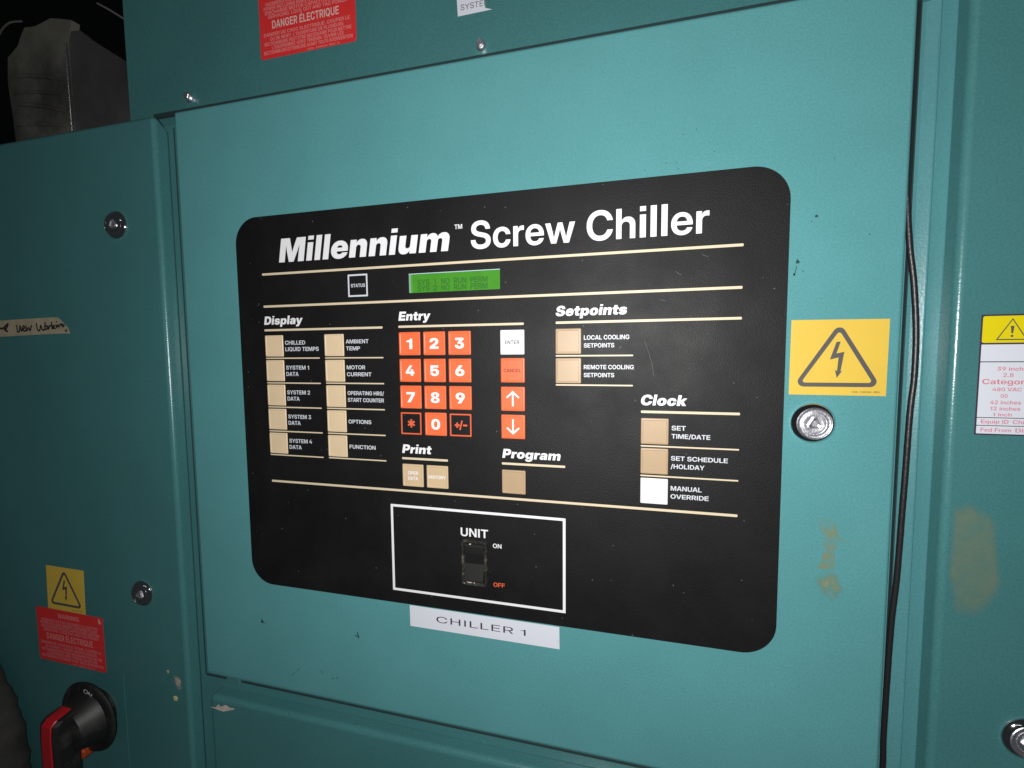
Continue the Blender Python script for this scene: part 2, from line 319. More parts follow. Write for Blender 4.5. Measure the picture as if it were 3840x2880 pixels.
# ---------------------------------------------------------------- lettering: outlines of a plain grotesque, in thousandths of an em
GLYPHS = {
 'black': {
  'M': (925, [[41,724,47,727,341,726,349,709,411,491,458,309,466,302,514,491,576,709,584,727,878,727,884,724,886,3,878,0,691,0,687,3,687,309,693,497,691,507,636,303,545,3,541,0,384,0,380,3,282,322,234,499,232,491,238,303,238,3,234,0,41,2]]),
  'i': (273, [[44,0,229,0,229,548,44,548],[44,628,229,628,229,745,44,745]]),
  'l': (273, [[44,0,229,0,229,745,44,745]]),
  'e': (583, [[116,468,153,493,209,517,247,524,309,527,347,523,409,505,447,486,472,467,493,447,530,397,542,372,555,334,562,278,562,216,559,211,216,211,212,203,220,172,234,150,259,132,284,125,328,126,353,133,372,146,391,169,553,169,559,167,556,147,543,116,522,84,497,58,453,27,428,14,391,1,328,-11,278,-12,222,-4,172,13,128,39,91,73,59,116,38,159,26,209,23,278,26,309,33,341,50,384,77,428],[381,322,374,347,366,359,353,372,341,380,322,386,303,388,272,385,247,375,225,353,219,341,214,322,222,319,378,319]]),
  'n': (618, [[576,3,572,0,384,0,381,3,379,303,368,334,353,350,328,361,309,362,291,361,266,350,251,334,245,322,239,303,238,284,238,3,234,0,47,0,42,3,42,509,47,516,228,516,234,509,234,441,241,438,272,477,297,499,334,518,359,524,416,527,447,524,484,511,503,500,521,484,543,459,556,434,567,403,574,366]]),
  'u': (618, [[47,516,234,516,238,509,239,209,245,191,259,171,278,159,309,153,334,157,352,166,369,184,379,216,381,241,381,509,384,516,572,516,576,509,576,3,572,0,384,2,383,72,378,79,349,41,316,13,272,-5,241,-11,197,-11,159,-5,128,8,97,31,82,47,63,78,52,109,44,147,42,184,42,509]]),
  'm': (922, [[881,3,872,0,691,0,684,3,684,303,681,322,675,341,658,359,641,369,616,372,597,369,580,359,564,341,557,322,555,3,547,0,372,0,368,3,367,316,361,334,354,347,341,361,328,368,297,372,278,368,259,356,244,334,238,316,238,3,234,0,47,0,42,3,42,509,47,516,222,516,230,509,230,434,234,426,252,459,284,493,316,512,353,524,378,527,422,525,447,518,472,506,484,499,509,476,518,466,534,433,541,427,558,459,584,487,609,504,641,518,672,525,722,526,747,524,772,517,797,505,822,487,842,466,862,434,875,397,881,347]]),
  'D': (711, [[41,724,47,727,347,727,384,724,422,718,484,698,534,672,559,655,583,634,618,597,636,572,653,541,667,509,680,466,687,434,692,366,686,291,680,259,667,216,643,166,612,122,566,76,528,50,478,26,416,8,372,2,47,0,39,3],[247,559,243,553,243,172,247,168,341,169,378,176,397,182,422,196,449,222,468,253,480,291,486,334,487,378,480,434,473,459,462,484,447,507,422,531,403,542,359,555,322,559]]),
  's': (559, [[70,459,103,486,128,499,159,511,216,523,259,526,328,523,384,512,434,492,472,466,500,434,516,403,525,372,527,347,522,344,353,344,350,347,344,366,326,384,309,393,284,397,253,394,235,384,225,372,224,359,226,353,234,344,259,333,384,312,441,298,478,281,509,257,530,228,537,209,541,184,541,159,537,134,529,109,523,97,503,69,472,39,428,14,372,-5,316,-12,241,-12,197,-5,153,8,128,19,103,33,78,52,53,79,33,109,20,153,18,166,22,169,203,169,211,166,214,153,222,142,241,125,253,120,278,117,309,119,328,126,337,134,343,147,341,159,334,167,309,179,178,201,134,213,103,227,84,239,57,266,45,284,33,316,30,359,32,384,39,409,51,434]]),
  'p': (625, [[47,-205,42,-197,42,509,47,516,228,516,236,509,236,459,241,456,266,486,291,505,316,517,341,524,397,527,428,523,466,511,497,493,529,466,562,422,585,372,599,316,602,234,599,197,593,166,580,128,554,78,521,41,484,13,441,-4,391,-12,366,-12,328,-5,297,8,265,34,251,53,241,73,238,66,236,-203],[347,145,372,160,387,178,393,191,405,234,404,284,393,328,386,341,369,359,341,373,303,373,284,367,266,354,246,328,233,291,231,266,232,228,245,191,257,172,272,158,303,144,328,142]]),
  'a': (583, [[541,3,534,0,353,1,351,3,351,59,347,69,321,34,303,19,284,7,253,-4,209,-9,153,-6,122,2,84,20,59,42,45,59,33,84,27,109,25,141,26,172,32,197,46,228,59,245,84,268,103,279,134,292,191,305,284,313,316,320,341,334,348,353,342,372,334,380,322,387,297,392,284,392,259,387,242,378,231,366,222,344,53,344,47,347,50,378,63,416,82,447,103,470,116,481,147,499,197,517,247,525,322,527,366,523,422,510,459,493,478,481,497,464,512,447,528,416,537,391,541,359],[348,222,266,204,247,199,230,191,215,178,208,166,207,147,213,134,228,120,253,113,284,114,316,126,334,142,343,153,348,166,350,184]]),
  'y': (590, [[66,-205,62,-197,62,-59,66,-56,153,-55,172,-49,180,-41,187,-28,193,-9,194,3,7,491,0,509,3,516,197,516,203,509,289,216,297,205,327,309,391,513,397,516,584,516,589,509,587,503,374,-66,355,-109,336,-141,303,-174,284,-186,253,-198,203,-205]]),
  'E': (632, [[41,2,41,724,47,727,597,727,602,722,602,559,597,556,247,556,244,553,243,547,243,453,247,445,572,445,575,441,575,284,572,281,247,281,244,278,243,272,243,178,247,172,597,172,602,166,602,3,597,0]]),
  't': (418, [[397,1,272,0,209,7,184,14,159,26,132,47,114,72,102,103,97,141,97,359,91,367,16,367,9,372,9,509,16,516,91,516,97,522,97,653,103,656,291,655,292,522,297,516,391,516,397,514,399,509,399,372,397,368,297,367,292,359,292,191,295,166,303,156,316,150,397,147,399,141,399,3]]),
  'r': (416, [[47,0,42,3,42,509,47,516,228,516,231,509,231,441,234,429,244,453,258,478,272,492,291,503,316,512,347,516,403,516,408,509,408,366,403,359,334,359,303,355,278,342,269,334,258,322,245,297,238,259,238,3,234,0]]),
  'S': (685, [[566,45,534,26,503,13,434,-5,372,-12,322,-12,253,-5,197,8,141,33,99,66,76,91,64,109,51,134,39,172,32,216,31,234,34,242,221,241,233,203,253,177,272,164,284,159,309,151,328,149,384,151,422,165,439,178,448,191,453,209,450,228,441,243,416,260,397,268,353,280,241,301,197,314,153,333,116,358,103,369,83,391,70,409,51,453,46,484,45,528,52,566,64,597,82,628,117,666,153,693,203,717,247,730,297,737,347,739,397,737,466,723,522,699,559,673,586,647,600,628,617,597,629,566,637,528,638,503,634,497,459,497,453,499,451,503,449,516,437,541,416,561,384,575,353,580,303,574,284,567,259,546,252,534,250,522,251,503,257,491,272,477,284,470,347,451,459,430,534,405,572,385,597,366,610,353,629,328,643,297,649,278,653,247,655,228,649,172,637,134,617,97,597,73]]),
  'o': (607, [[63,409,76,428,103,457,141,485,166,499,197,511,247,523,322,527,366,523,409,512,466,486,501,459,536,422,561,378,579,322,586,259,580,197,568,153,543,103,509,63,472,33,422,8,372,-6,328,-11,284,-12,234,-6,172,14,128,38,95,66,57,116,39,153,26,203,23,278,27,316,38,359],[309,141,328,144,341,150,360,166,373,184,380,203,386,228,388,272,380,316,362,347,347,362,334,369,316,374,297,375,272,368,259,361,245,347,233,328,226,309,221,284,219,247,227,203,243,172,266,151,278,145]]),
  'C': (729, [[559,693,597,667,616,650,643,622,661,597,692,534,705,491,709,457,703,453,509,453,498,484,486,509,470,528,441,550,409,561,384,563,347,561,322,555,297,543,272,521,258,503,239,466,227,409,225,384,226,328,232,284,251,234,264,216,284,194,309,178,328,171,366,164,391,164,422,170,459,190,474,203,487,222,509,273,703,273,708,272,710,266,704,234,693,197,674,153,655,122,630,91,584,51,534,22,478,1,409,-11,341,-11,297,-5,266,2,216,20,191,33,153,57,136,72,90,122,70,153,51,191,32,247,21,322,20,403,26,453,38,503,64,566,107,628,141,661,197,698,259,724,328,737,378,739,428,736,491,723,522,711]]),
  'c': (583, [[59,403,76,428,91,445,116,469,141,487,191,511,241,523,278,527,353,524,403,511,434,498,466,480,498,453,523,422,534,403,555,353,562,309,559,302,378,302,368,334,361,347,347,362,322,374,284,374,266,368,255,359,238,341,232,328,221,284,220,234,226,203,233,184,245,166,272,145,297,139,328,144,347,155,362,172,378,216,559,214,562,209,561,191,555,159,542,122,523,91,489,53,453,27,409,7,366,-6,322,-11,278,-12,228,-5,184,7,134,33,89,72,65,103,45,141,33,172,26,203,23,241,26,309,38,359]]),
  'k': (587, [[47,727,234,727,238,722,238,359,241,350,372,515,584,516,586,509,411,291,420,272,587,16,594,3,591,0,378,0,365,16,266,176,245,153,238,141,238,3,234,0,47,0,42,3,42,722]]),
  'P': (648, [[41,2,41,724,47,727,372,727,403,724,441,718,466,710,497,698,528,680,559,655,593,616,617,566,629,509,631,453,624,409,611,366,586,322,553,287,522,263,484,244,453,233,422,226,366,219,247,219,243,216,243,3,241,1],[243,391,247,387,353,388,378,394,403,408,424,434,431,453,430,497,419,522,397,544,372,556,341,561,247,561,243,553]]),
  'g': (625, [[578,516,583,509,581,-3,574,-47,568,-66,555,-97,544,-116,516,-148,478,-175,441,-192,384,-206,334,-211,278,-211,228,-205,178,-192,141,-174,112,-153,82,-122,57,-72,49,-41,53,-36,228,-36,253,-63,278,-74,316,-77,341,-73,353,-68,372,-51,385,-22,389,16,389,78,384,85,374,66,357,47,341,33,316,20,266,8,228,8,191,14,153,27,122,45,84,80,58,116,39,159,26,209,24,241,25,309,32,347,52,403,70,434,90,459,128,493,159,511,203,524,259,526,284,524,303,518,341,499,370,472,384,452,388,459,388,509,391,514],[297,157,322,159,341,165,367,184,386,216,393,241,394,266,391,303,386,322,372,345,347,368,334,374,303,380,272,373,259,367,244,353,227,322,219,278,220,247,225,222,239,191,259,170,272,163]]),
  '0': (645, [[272,737,322,739,359,738,409,730,459,712,503,686,549,641,575,603,598,553,617,484,624,441,628,372,624,284,611,216,593,159,562,103,537,72,516,52,491,33,459,16,422,1,397,-5,347,-12,303,-12,247,-5,191,13,153,34,108,72,83,103,71,122,45,178,26,247,20,284,17,341,20,441,26,478,38,528,63,591,95,641,128,675,153,694,197,717,234,729],[322,583,297,580,278,573,259,558,240,534,220,484,214,453,208,391,208,334,214,272,219,247,232,209,245,184,266,163,284,151,316,144,341,146,359,151,382,166,399,184,410,203,424,241,430,272,437,341,436,409,431,453,422,491,411,522,391,553,366,574,347,580]]),
  '1': (505, [[230,0,415,0,415,720,282,720,264,668,232,628,187,604,60,594,60,480,230,480]]),
  '2': (645, [[47,3,47,141,366,400,386,422,400,441,411,466,414,491,412,522,404,541,391,557,378,568,353,580,322,583,297,580,278,573,253,553,240,534,232,516,222,464,42,466,39,472,39,491,45,534,51,559,69,603,88,634,123,672,159,699,216,724,272,736,353,738,409,731,453,718,503,693,528,675,561,641,581,609,593,578,599,553,603,497,599,459,592,434,568,384,555,366,523,328,459,270,325,159,334,157,603,156,606,153,606,3,597,0,53,0]]),
  '3': (645, [[59,727,572,727,575,722,574,578,407,428,409,422,453,418,478,412,497,406,534,386,564,359,579,341,593,316,605,278,609,241,609,216,604,178,593,141,580,116,553,79,516,45,497,32,459,14,397,-5,353,-11,297,-12,234,-5,172,14,128,39,103,58,83,78,64,103,44,141,32,172,25,203,20,241,22,248,209,249,212,247,214,222,220,203,239,172,266,151,278,145,309,139,322,139,353,146,366,152,383,166,400,184,406,197,412,216,413,241,410,266,397,291,384,303,359,318,341,324,309,326,209,327,203,328,201,334,201,434,341,567,334,569,59,569,56,578,56,722]]),
  '4': (645, [[547,0,366,2,364,134,359,141,16,141,8,147,8,291,301,722,309,727,491,727,497,725,499,722,219,309,210,291,362,291,364,297,364,447,372,453,547,453,551,447,551,297,552,291,628,289,636,284,636,147,628,141,553,139,551,134,551,3]]),
  '5': (645, [[566,724,566,571,559,569,247,569,241,568,231,459,234,455,272,479,316,493,353,497,403,493,434,485,478,467,516,442,532,428,561,397,585,359,605,309,611,278,612,234,606,191,593,147,580,122,549,78,503,39,459,15,422,1,397,-5,341,-12,284,-11,216,1,184,13,153,28,128,44,103,65,76,97,64,116,52,141,39,178,32,216,31,228,34,234,216,234,226,197,232,184,259,156,278,145,297,140,316,138,341,139,359,144,384,158,398,172,410,191,418,209,420,228,419,272,411,297,404,309,384,331,353,349,328,353,284,349,266,342,239,322,222,294,47,293,42,297,62,722,66,727,559,727]]),
  '6': (645, [[497,726,500,722,492,709,336,478,341,475,416,474,472,460,509,443,528,430,567,391,587,359,600,328,605,309,611,272,611,216,604,178,592,141,561,91,522,51,472,20,422,2,366,-8,309,-9,266,-5,234,1,178,21,128,51,97,79,64,122,44,166,39,184,33,222,33,266,39,309,58,366,82,416,109,459,264,691,291,726],[372,152,390,166,403,180,419,209,423,228,423,253,418,278,410,297,384,326,353,342,328,345,297,343,266,330,238,303,226,278,220,241,226,209,233,191,254,166,272,152,291,145,328,141,353,145]]),
  '7': (645, [[109,0,104,3,107,9,386,559,378,562,53,564,52,722,59,727,591,726,593,722,593,572,307,3,303,0]]),
  '8': (645, [[491,706,516,692,541,674,561,653,579,628,593,597,599,572,599,509,592,484,580,459,553,427,528,408,503,396,466,383,443,378,497,362,541,342,559,330,582,309,605,278,618,247,624,197,617,147,605,116,593,97,573,72,541,45,509,26,478,13,409,-5,347,-12,278,-11,203,1,166,13,134,27,103,45,79,66,51,97,40,116,26,153,20,191,26,241,34,266,52,297,84,329,128,355,202,378,159,389,128,402,91,428,64,459,50,491,44,528,46,572,52,597,63,622,91,658,122,686,166,710,228,730,291,738,378,737,447,723],[418,228,406,259,378,286,347,299,322,301,297,299,266,286,239,259,232,247,227,228,226,203,232,178,239,166,266,139,297,126,347,126,378,139,405,166,418,197],[405,497,407,534,399,559,383,578,359,593,334,598,316,598,284,592,272,586,253,570,246,559,239,541,238,503,244,484,259,464,278,451,297,445,341,444,366,451,378,458,392,472]]),
  '9': (645, [[147,0,143,3,151,16,307,247,303,252,259,251,209,257,166,270,122,294,90,322,70,347,46,397,39,422,33,459,32,484,34,516,38,541,52,584,65,609,82,634,122,675,166,703,216,724,278,736,347,737,397,730,459,710,503,686,528,668,550,647,574,616,599,566,610,516,612,466,605,416,586,359,543,278,362,9,353,0],[384,401,400,416,412,434,423,472,423,497,418,522,405,547,384,568,372,575,359,581,334,587,303,586,284,581,259,567,245,553,232,534,225,516,220,484,227,447,245,416,272,394,284,388,309,382,347,384,366,390]]),
  '*': (645, [[119,466,122,473,227,522,216,530,128,569,118,578,172,671,178,672,184,668,272,606,276,609,267,722,272,727,372,727,378,722,369,616,369,609,372,606,472,673,526,578,521,572,428,529,419,522,522,473,526,466,472,373,466,375,372,441,369,434,369,422,379,322,372,319,272,319,266,322,275,416,276,434,272,439,191,382,178,374,172,375]]),
  '+': (645, [[247,18,243,22,242,203,234,206,66,206,59,209,59,353,66,356,241,357,243,359,243,541,247,544,397,544,402,541,402,359,409,356,584,355,586,209,578,206,409,206,403,204,402,22,397,18]]),
  '-': (645, [[493,347,493,209,491,206,159,205,152,209,153,349,159,351,484,351,491,350]]),
  '/': (396, [[3,-109,0,-103,7,-72,232,759,241,762,391,762,397,759,166,-103,159,-109]]),
  'I': (289, [[52,0,237,0,237,727,52,727]]),
 },
 'bold': {
  'A': (703, [[697,3,691,0,547,0,543,3,538,16,492,159,484,166,216,166,207,153,162,16,153,0,16,0,9,0,6,3,258,716,266,727,434,727,441,725,443,722],[353,597,345,578,286,384,251,284,253,281,447,280,450,284,413,397]]),
  'B': (643, [[59,726,366,727,409,723,459,711,509,686,534,667,561,634,574,609,586,566,587,522,581,491,574,472,561,447,528,413,509,400,473,384,466,378,509,367,534,355,559,337,580,316,593,297,604,272,611,247,614,209,612,172,598,122,572,80,534,45,503,28,466,13,397,1,66,0,57,3,57,722],[197,314,194,309,194,116,197,113,353,112,384,115,403,120,428,131,448,147,462,166,468,184,472,209,468,241,461,259,448,278,422,298,384,312,347,316],[197,423,334,422,372,426,403,438,428,459,443,484,448,522,443,553,437,566,429,578,416,592,397,604,378,611,347,616,197,614,194,609,194,428]]),
  'C': (725, [[534,704,566,686,597,661,623,634,643,609,673,553,686,516,694,478,691,475,684,475,553,476,537,522,518,553,491,580,472,593,441,606,416,612,366,614,334,611,297,600,272,586,239,559,207,516,189,472,177,422,174,384,176,316,182,278,202,222,225,184,266,145,297,128,322,119,353,113,403,113,434,119,466,132,489,147,510,166,536,203,549,234,551,247,559,252,691,251,693,247,693,241,686,209,667,159,637,109,595,66,578,51,541,27,497,7,453,-5,422,-9,359,-12,303,-5,241,13,203,32,166,57,128,93,95,134,76,166,57,209,38,284,33,334,33,391,39,447,45,478,63,534,82,572,101,603,126,634,147,655,197,692,247,717,291,730,322,736,384,739,428,736,459,731,503,718]]),
  'D': (699, [[59,726,334,727,372,724,416,717,472,698,528,667,572,629,599,597,629,547,642,516,655,472,662,434,666,391,666,334,661,291,643,216,617,159,592,122,578,106,547,76,522,57,478,33,447,21,397,7,359,2,66,0,57,3,57,722],[203,609,197,603,197,122,203,119,334,119,372,126,409,138,434,151,453,165,472,184,494,216,512,259,524,322,525,391,518,447,504,491,493,516,469,547,441,572,403,593,359,605,328,608]]),
  'E': (603, [[570,3,566,0,66,0,57,3,57,722,59,726,566,727,570,722,570,616,569,609,566,607,203,607,197,603,197,434,200,428,534,427,541,426,543,422,543,316,541,311,203,309,197,303,198,122,203,119,566,119,570,116]]),
  'F': (577, [[59,1,57,3,57,722,59,726,553,726,556,722,556,616,553,608,203,607,197,603,197,422,203,419,528,418,531,416,530,303,522,301,203,301,197,297,197,3,191,0]]),
  'G': (735, [[322,736,403,738,459,730,516,712,566,685,603,656,630,628,649,603,667,572,680,541,692,491,684,486,553,486,549,491,535,528,524,547,491,581,472,593,447,604,422,611,397,614,334,611,309,604,272,586,247,567,234,553,219,534,201,503,183,453,175,403,176,316,182,278,190,253,213,203,234,175,259,151,278,138,322,120,353,114,403,113,441,120,472,132,503,152,523,172,543,203,555,234,559,272,553,275,397,277,397,380,403,383,691,383,697,378,697,284,692,234,679,184,656,134,624,91,603,70,572,45,516,14,453,-5,397,-12,353,-12,303,-5,241,13,191,39,147,74,113,109,95,134,77,166,58,209,38,284,33,341,33,391,39,447,57,516,69,547,89,584,132,641,172,675,197,692,234,711,266,723]]),
  'H': (716, [[59,1,57,3,57,722,59,726,191,727,197,722,197,434,203,431,516,431,519,434,519,722,522,726,528,727,653,727,659,722,659,3,653,0,528,0,519,3,519,303,519,309,516,312,203,312,198,309,197,303,197,3,191,0]]),
  'I': (274, [[64,0,210,0,210,727,64,727]]),
  'J': (558, [[497,727,502,722,502,203,498,159,480,103,455,66,428,39,391,16,353,1,328,-5,284,-11,247,-11,197,-4,147,12,122,26,95,47,77,66,53,104,39,141,33,172,31,259,34,266,159,266,162,259,163,197,171,166,177,153,191,135,209,120,222,114,253,108,278,108,303,114,316,120,334,135,349,153,354,166,362,203,362,722,366,727]]),
  'K': (677, [[666,1,509,0,297,315,291,314,275,297,200,209,197,203,197,3,191,0,66,0,57,3,57,722,59,726,191,727,197,722,197,391,203,389,491,724,497,727,653,727,659,722,390,416,390,409,407,384,668,3]]),
  'L': (553, [[59,726,191,727,197,722,198,122,203,119,528,119,531,116,531,3,528,0,66,0,57,3,57,722]]),
  'M': (888, [[59,726,253,727,259,726,262,722,392,366,439,209,447,197,502,378,625,722,628,726,634,727,828,726,831,722,831,3,822,0,697,0,694,3,694,428,697,560,688,541,630,353,505,9,497,0,391,0,387,3,257,353,197,540,191,534,194,403,194,3,191,0,59,1,57,3,57,722]]),
  'N': (723, [[666,3,659,0,522,0,514,3,282,372,197,518,194,509,197,422,197,3,191,0,66,0,57,3,57,722,59,726,203,727,210,722,461,322,522,216,528,222,526,278,526,722,528,726,534,727,659,727,666,722]]),
  'O': (748, [[459,730,516,711,541,698,578,673,601,653,636,616,669,566,686,528,699,491,711,428,714,341,712,303,705,259,692,216,680,184,648,128,618,91,591,64,566,45,509,14,447,-5,391,-12,353,-12,303,-5,241,13,203,32,166,57,113,109,77,166,51,228,38,284,33,334,33,391,44,472,64,534,82,572,102,603,147,655,197,692,234,712,266,724,322,736,397,738,422,737],[334,612,291,597,253,572,228,547,207,516,188,472,177,422,174,384,176,316,183,272,202,222,225,184,256,153,284,133,316,121,353,113,403,114,447,126,491,151,518,178,543,216,561,259,573,328,574,384,568,434,555,484,537,522,509,558,484,581,453,599,416,611,391,614]]),
  'P': (628, [[59,1,57,3,57,722,59,726,66,727,378,726,403,723,453,710,503,686,534,662,555,641,568,622,587,584,598,547,603,497,599,441,586,397,574,372,562,353,541,329,516,307,484,288,441,270,372,257,203,256,197,253,197,3,191,0],[197,378,203,374,353,375,391,383,416,395,434,410,449,428,462,459,466,503,462,528,454,547,442,566,428,580,409,592,372,606,341,609,203,609,197,603]]),
  'Q': (748, [[684,-60,678,-62,559,-62,503,7,497,10,447,-5,391,-12,341,-11,303,-5,259,6,203,32,166,57,128,93,95,134,77,166,57,209,39,278,33,341,33,391,39,447,57,516,69,547,89,584,132,641,153,660,197,692,234,712,266,724,322,736,397,738,422,737,459,730,516,711,541,698,578,673,622,632,654,591,686,528,705,466,711,428,714,384,712,303,698,234,674,172,648,128,618,91,592,66,591,59],[334,612,291,597,253,572,228,547,207,516,188,472,177,422,174,384,176,316,183,272,202,222,225,184,256,153,284,133,316,121,353,113,403,114,409,116,413,122,324,241,328,247,441,245,503,167,509,169,536,203,549,228,567,284,574,347,574,384,568,434,555,484,537,522,509,558,484,581,453,599,416,611,391,614]]),
  'R': (647, [[59,726,366,727,403,724,453,712,497,693,534,667,560,641,587,597,599,566,604,541,608,491,606,453,599,422,580,378,547,334,516,308,475,284,621,3,616,0,472,1,343,253,334,259,203,259,197,253,197,3,191,0,66,0,57,3,57,722],[197,378,203,373,359,375,397,382,422,395,441,411,454,428,468,459,470,484,468,522,456,553,434,579,416,592,384,605,341,611,200,609,197,603]]),
  'S': (646, [[209,724,266,736,322,739,378,736,434,723,478,704,497,693,528,668,555,634,567,616,580,584,587,559,593,516,591,506,584,506,466,506,461,509,455,541,450,553,443,566,421,591,403,603,384,612,366,618,334,623,309,623,272,618,241,605,222,593,207,578,195,559,189,541,189,516,195,497,210,478,228,464,272,445,441,404,503,380,534,362,559,342,586,309,593,297,605,266,612,216,606,159,593,122,575,91,547,58,503,27,459,8,409,-5,347,-12,284,-11,241,-4,197,7,153,26,109,57,88,78,70,103,51,141,38,191,36,234,41,238,166,238,170,234,176,197,183,178,203,150,222,133,241,122,259,114,291,107,353,106,397,114,422,125,441,138,461,159,469,178,473,203,467,234,454,253,434,269,416,279,378,293,234,326,166,351,122,376,105,391,77,422,63,447,51,491,50,541,58,584,71,616,82,634,102,659,134,687,166,706]]),
  'T': (631, [[378,0,253,0,245,3,245,603,241,607,28,607,23,609,22,722,28,727,603,727,608,722,608,616,607,609,603,607,391,607,386,603,386,3]]),
  'U': (704, [[59,727,184,727,191,726,193,722,193,253,195,228,208,191,220,172,253,139,291,120,316,113,341,111,391,113,416,120,441,132,459,145,480,166,493,184,506,216,512,253,512,722,516,727,647,726,649,722,648,228,641,184,623,134,605,103,579,72,547,45,491,13,428,-5,372,-12,316,-11,278,-6,228,8,197,21,166,39,125,72,95,109,70,159,57,216,56,722]]),
  'V': (697, [[9,726,153,727,158,722,286,347,346,147,353,132,421,359,539,722,547,727,684,727,689,722,440,3,434,0,266,0,262,3,14,703,7,722]]),
  'W': (989, [[9,726,147,727,155,722,249,334,284,168,326,347,422,724,428,727,559,727,566,726,568,722,661,353,703,169,711,197,745,359,833,722,841,727,978,727,982,722,981,716,788,3,784,0,634,0,630,3,526,397,497,523,489,516,468,416,359,3,353,0,203,0,195,22,20,672,7,722]]),
  'X': (689, [[678,1,522,0,476,66,347,261,341,259,332,247,166,1,16,0,8,3,267,372,32,722,34,726,184,727,191,723,286,578,333,503,347,486,503,722,509,727,653,727,657,722,426,378,427,372,680,3]]),
  'Y': (682, [[278,0,275,3,274,278,20,703,9,724,16,727,166,726,274,541,340,422,347,421,516,724,522,727,672,726,674,722,412,278,412,3,403,0]]),
  'Z': (631, [[597,727,601,722,599,616,201,122,209,119,597,119,605,116,605,3,597,0,28,2,27,109,364,528,429,603,422,607,41,608,38,616,38,722,41,726]]),
  'a': (547, [[494,3,491,0,366,1,363,3,363,59,359,69,339,41,309,16,278,1,253,-5,228,-8,172,-6,141,1,97,20,66,47,52,66,38,97,33,122,32,153,39,197,50,222,70,247,109,274,159,292,228,304,316,314,341,321,353,329,361,341,362,347,362,366,356,384,341,404,316,418,278,425,247,423,228,418,203,405,189,391,172,355,53,355,49,359,51,378,62,416,76,441,91,458,116,481,153,503,197,518,241,525,322,524,359,517,409,498,438,478,462,453,475,434,486,409,493,372],[361,241,359,242,334,233,303,226,241,217,216,210,191,199,172,182,163,166,163,134,172,116,197,96,228,88,278,90,297,95,322,108,348,134,361,166,363,197]]),
  'b': (592, [[59,727,178,727,184,726,187,722,187,459,191,449,202,466,222,486,259,510,278,518,309,524,378,524,422,511,466,486,505,447,530,409,548,366,561,303,562,222,555,178,543,134,518,84,499,59,478,39,441,13,397,-4,353,-11,328,-11,291,-5,266,3,234,20,206,47,191,69,184,66,184,3,178,0,59,0,53,3,53,722],[328,101,353,108,372,119,399,147,410,166,418,184,425,216,428,266,425,303,417,334,406,359,393,378,378,393,347,411,316,417,297,417,266,411,241,398,213,372,200,353,189,328,182,297,180,266,182,222,189,191,196,172,207,153,228,128,247,114,278,102]]),
  'c': (550, [[416,20,372,1,316,-11,253,-11,197,1,166,14,125,41,82,84,62,116,46,153,32,209,31,284,39,341,57,391,89,441,122,473,159,498,191,512,241,524,303,527,334,524,359,518,409,499,447,474,480,441,500,409,511,384,518,359,522,334,520,328,516,327,397,327,381,366,368,384,353,398,328,412,303,417,278,418,247,412,222,399,212,391,195,372,183,353,170,316,164,272,164,241,169,203,176,178,188,153,207,128,228,113,253,102,278,98,316,100,347,113,374,141,386,166,392,184,397,189,516,189,522,187,523,184,517,147,505,116,491,91,459,52]]),
  'd': (592, [[534,727,539,722,539,3,534,0,409,2,408,66,403,72,386,47,366,26,334,7,303,-5,266,-11,241,-11,203,-6,178,1,141,19,122,32,100,53,88,66,64,103,45,147,33,203,30,266,33,316,45,366,70,422,82,441,103,465,134,492,172,512,222,525,284,524,328,512,353,499,372,485,385,472,403,447,406,459,406,722,409,727],[266,101,297,100,316,102,334,109,359,124,378,143,393,166,405,197,412,228,411,291,405,322,392,353,375,378,353,397,328,410,297,417,272,417,247,411,222,399,200,378,183,353,175,334,170,316,164,272,164,241,170,203,177,178,189,153,209,129,228,114]]),
  'e': (557, [[203,517,228,523,259,526,322,525,359,516,403,498,441,472,466,447,493,409,517,353,524,328,530,284,531,228,528,225,166,224,162,222,165,184,177,153,189,134,209,114,234,100,253,94,297,91,328,95,347,102,366,113,378,124,392,141,403,161,522,159,523,153,518,134,510,116,492,84,472,61,447,39,428,26,372,1,316,-11,266,-12,216,-4,166,14,134,32,102,59,69,103,46,153,33,203,30,259,33,309,39,341,52,378,76,422,95,447,116,468,159,499],[402,316,399,334,387,366,374,384,359,399,328,417,284,424,241,418,222,410,197,393,177,366,171,353,162,316,166,312,397,312]]),
  'f': (360, [[103,1,101,3,101,403,97,409,16,409,9,412,8,509,16,516,97,516,101,522,102,603,107,634,120,666,141,690,159,704,191,718,216,724,247,727,334,727,341,722,341,628,334,622,291,622,259,616,244,603,237,584,236,522,241,516,334,516,341,509,341,416,334,409,241,409,236,403,236,3,228,0]]),
  'g': (592, [[534,516,539,509,539,3,536,-34,531,-59,523,-84,511,-109,482,-147,447,-174,409,-192,359,-205,316,-211,266,-211,197,-200,147,-180,110,-153,82,-122,64,-84,57,-59,57,-47,178,-45,184,-48,197,-72,209,-85,228,-98,247,-105,284,-111,303,-111,334,-105,353,-98,372,-85,384,-72,399,-47,406,-16,407,72,403,80,385,53,372,40,334,14,291,1,259,-2,216,1,184,8,134,32,101,59,76,91,58,122,40,172,31,222,30,266,32,309,39,347,51,384,70,422,97,458,134,492,172,512,209,523,266,526,284,524,316,517,341,506,364,491,379,478,403,447,407,453,407,509,409,514],[266,107,303,107,328,113,353,126,363,134,386,159,399,184,412,234,411,297,399,341,386,366,353,399,328,412,303,418,266,418,241,411,228,405,203,384,188,366,176,341,169,316,164,278,164,247,169,209,176,184,189,159,210,134,228,121]]),
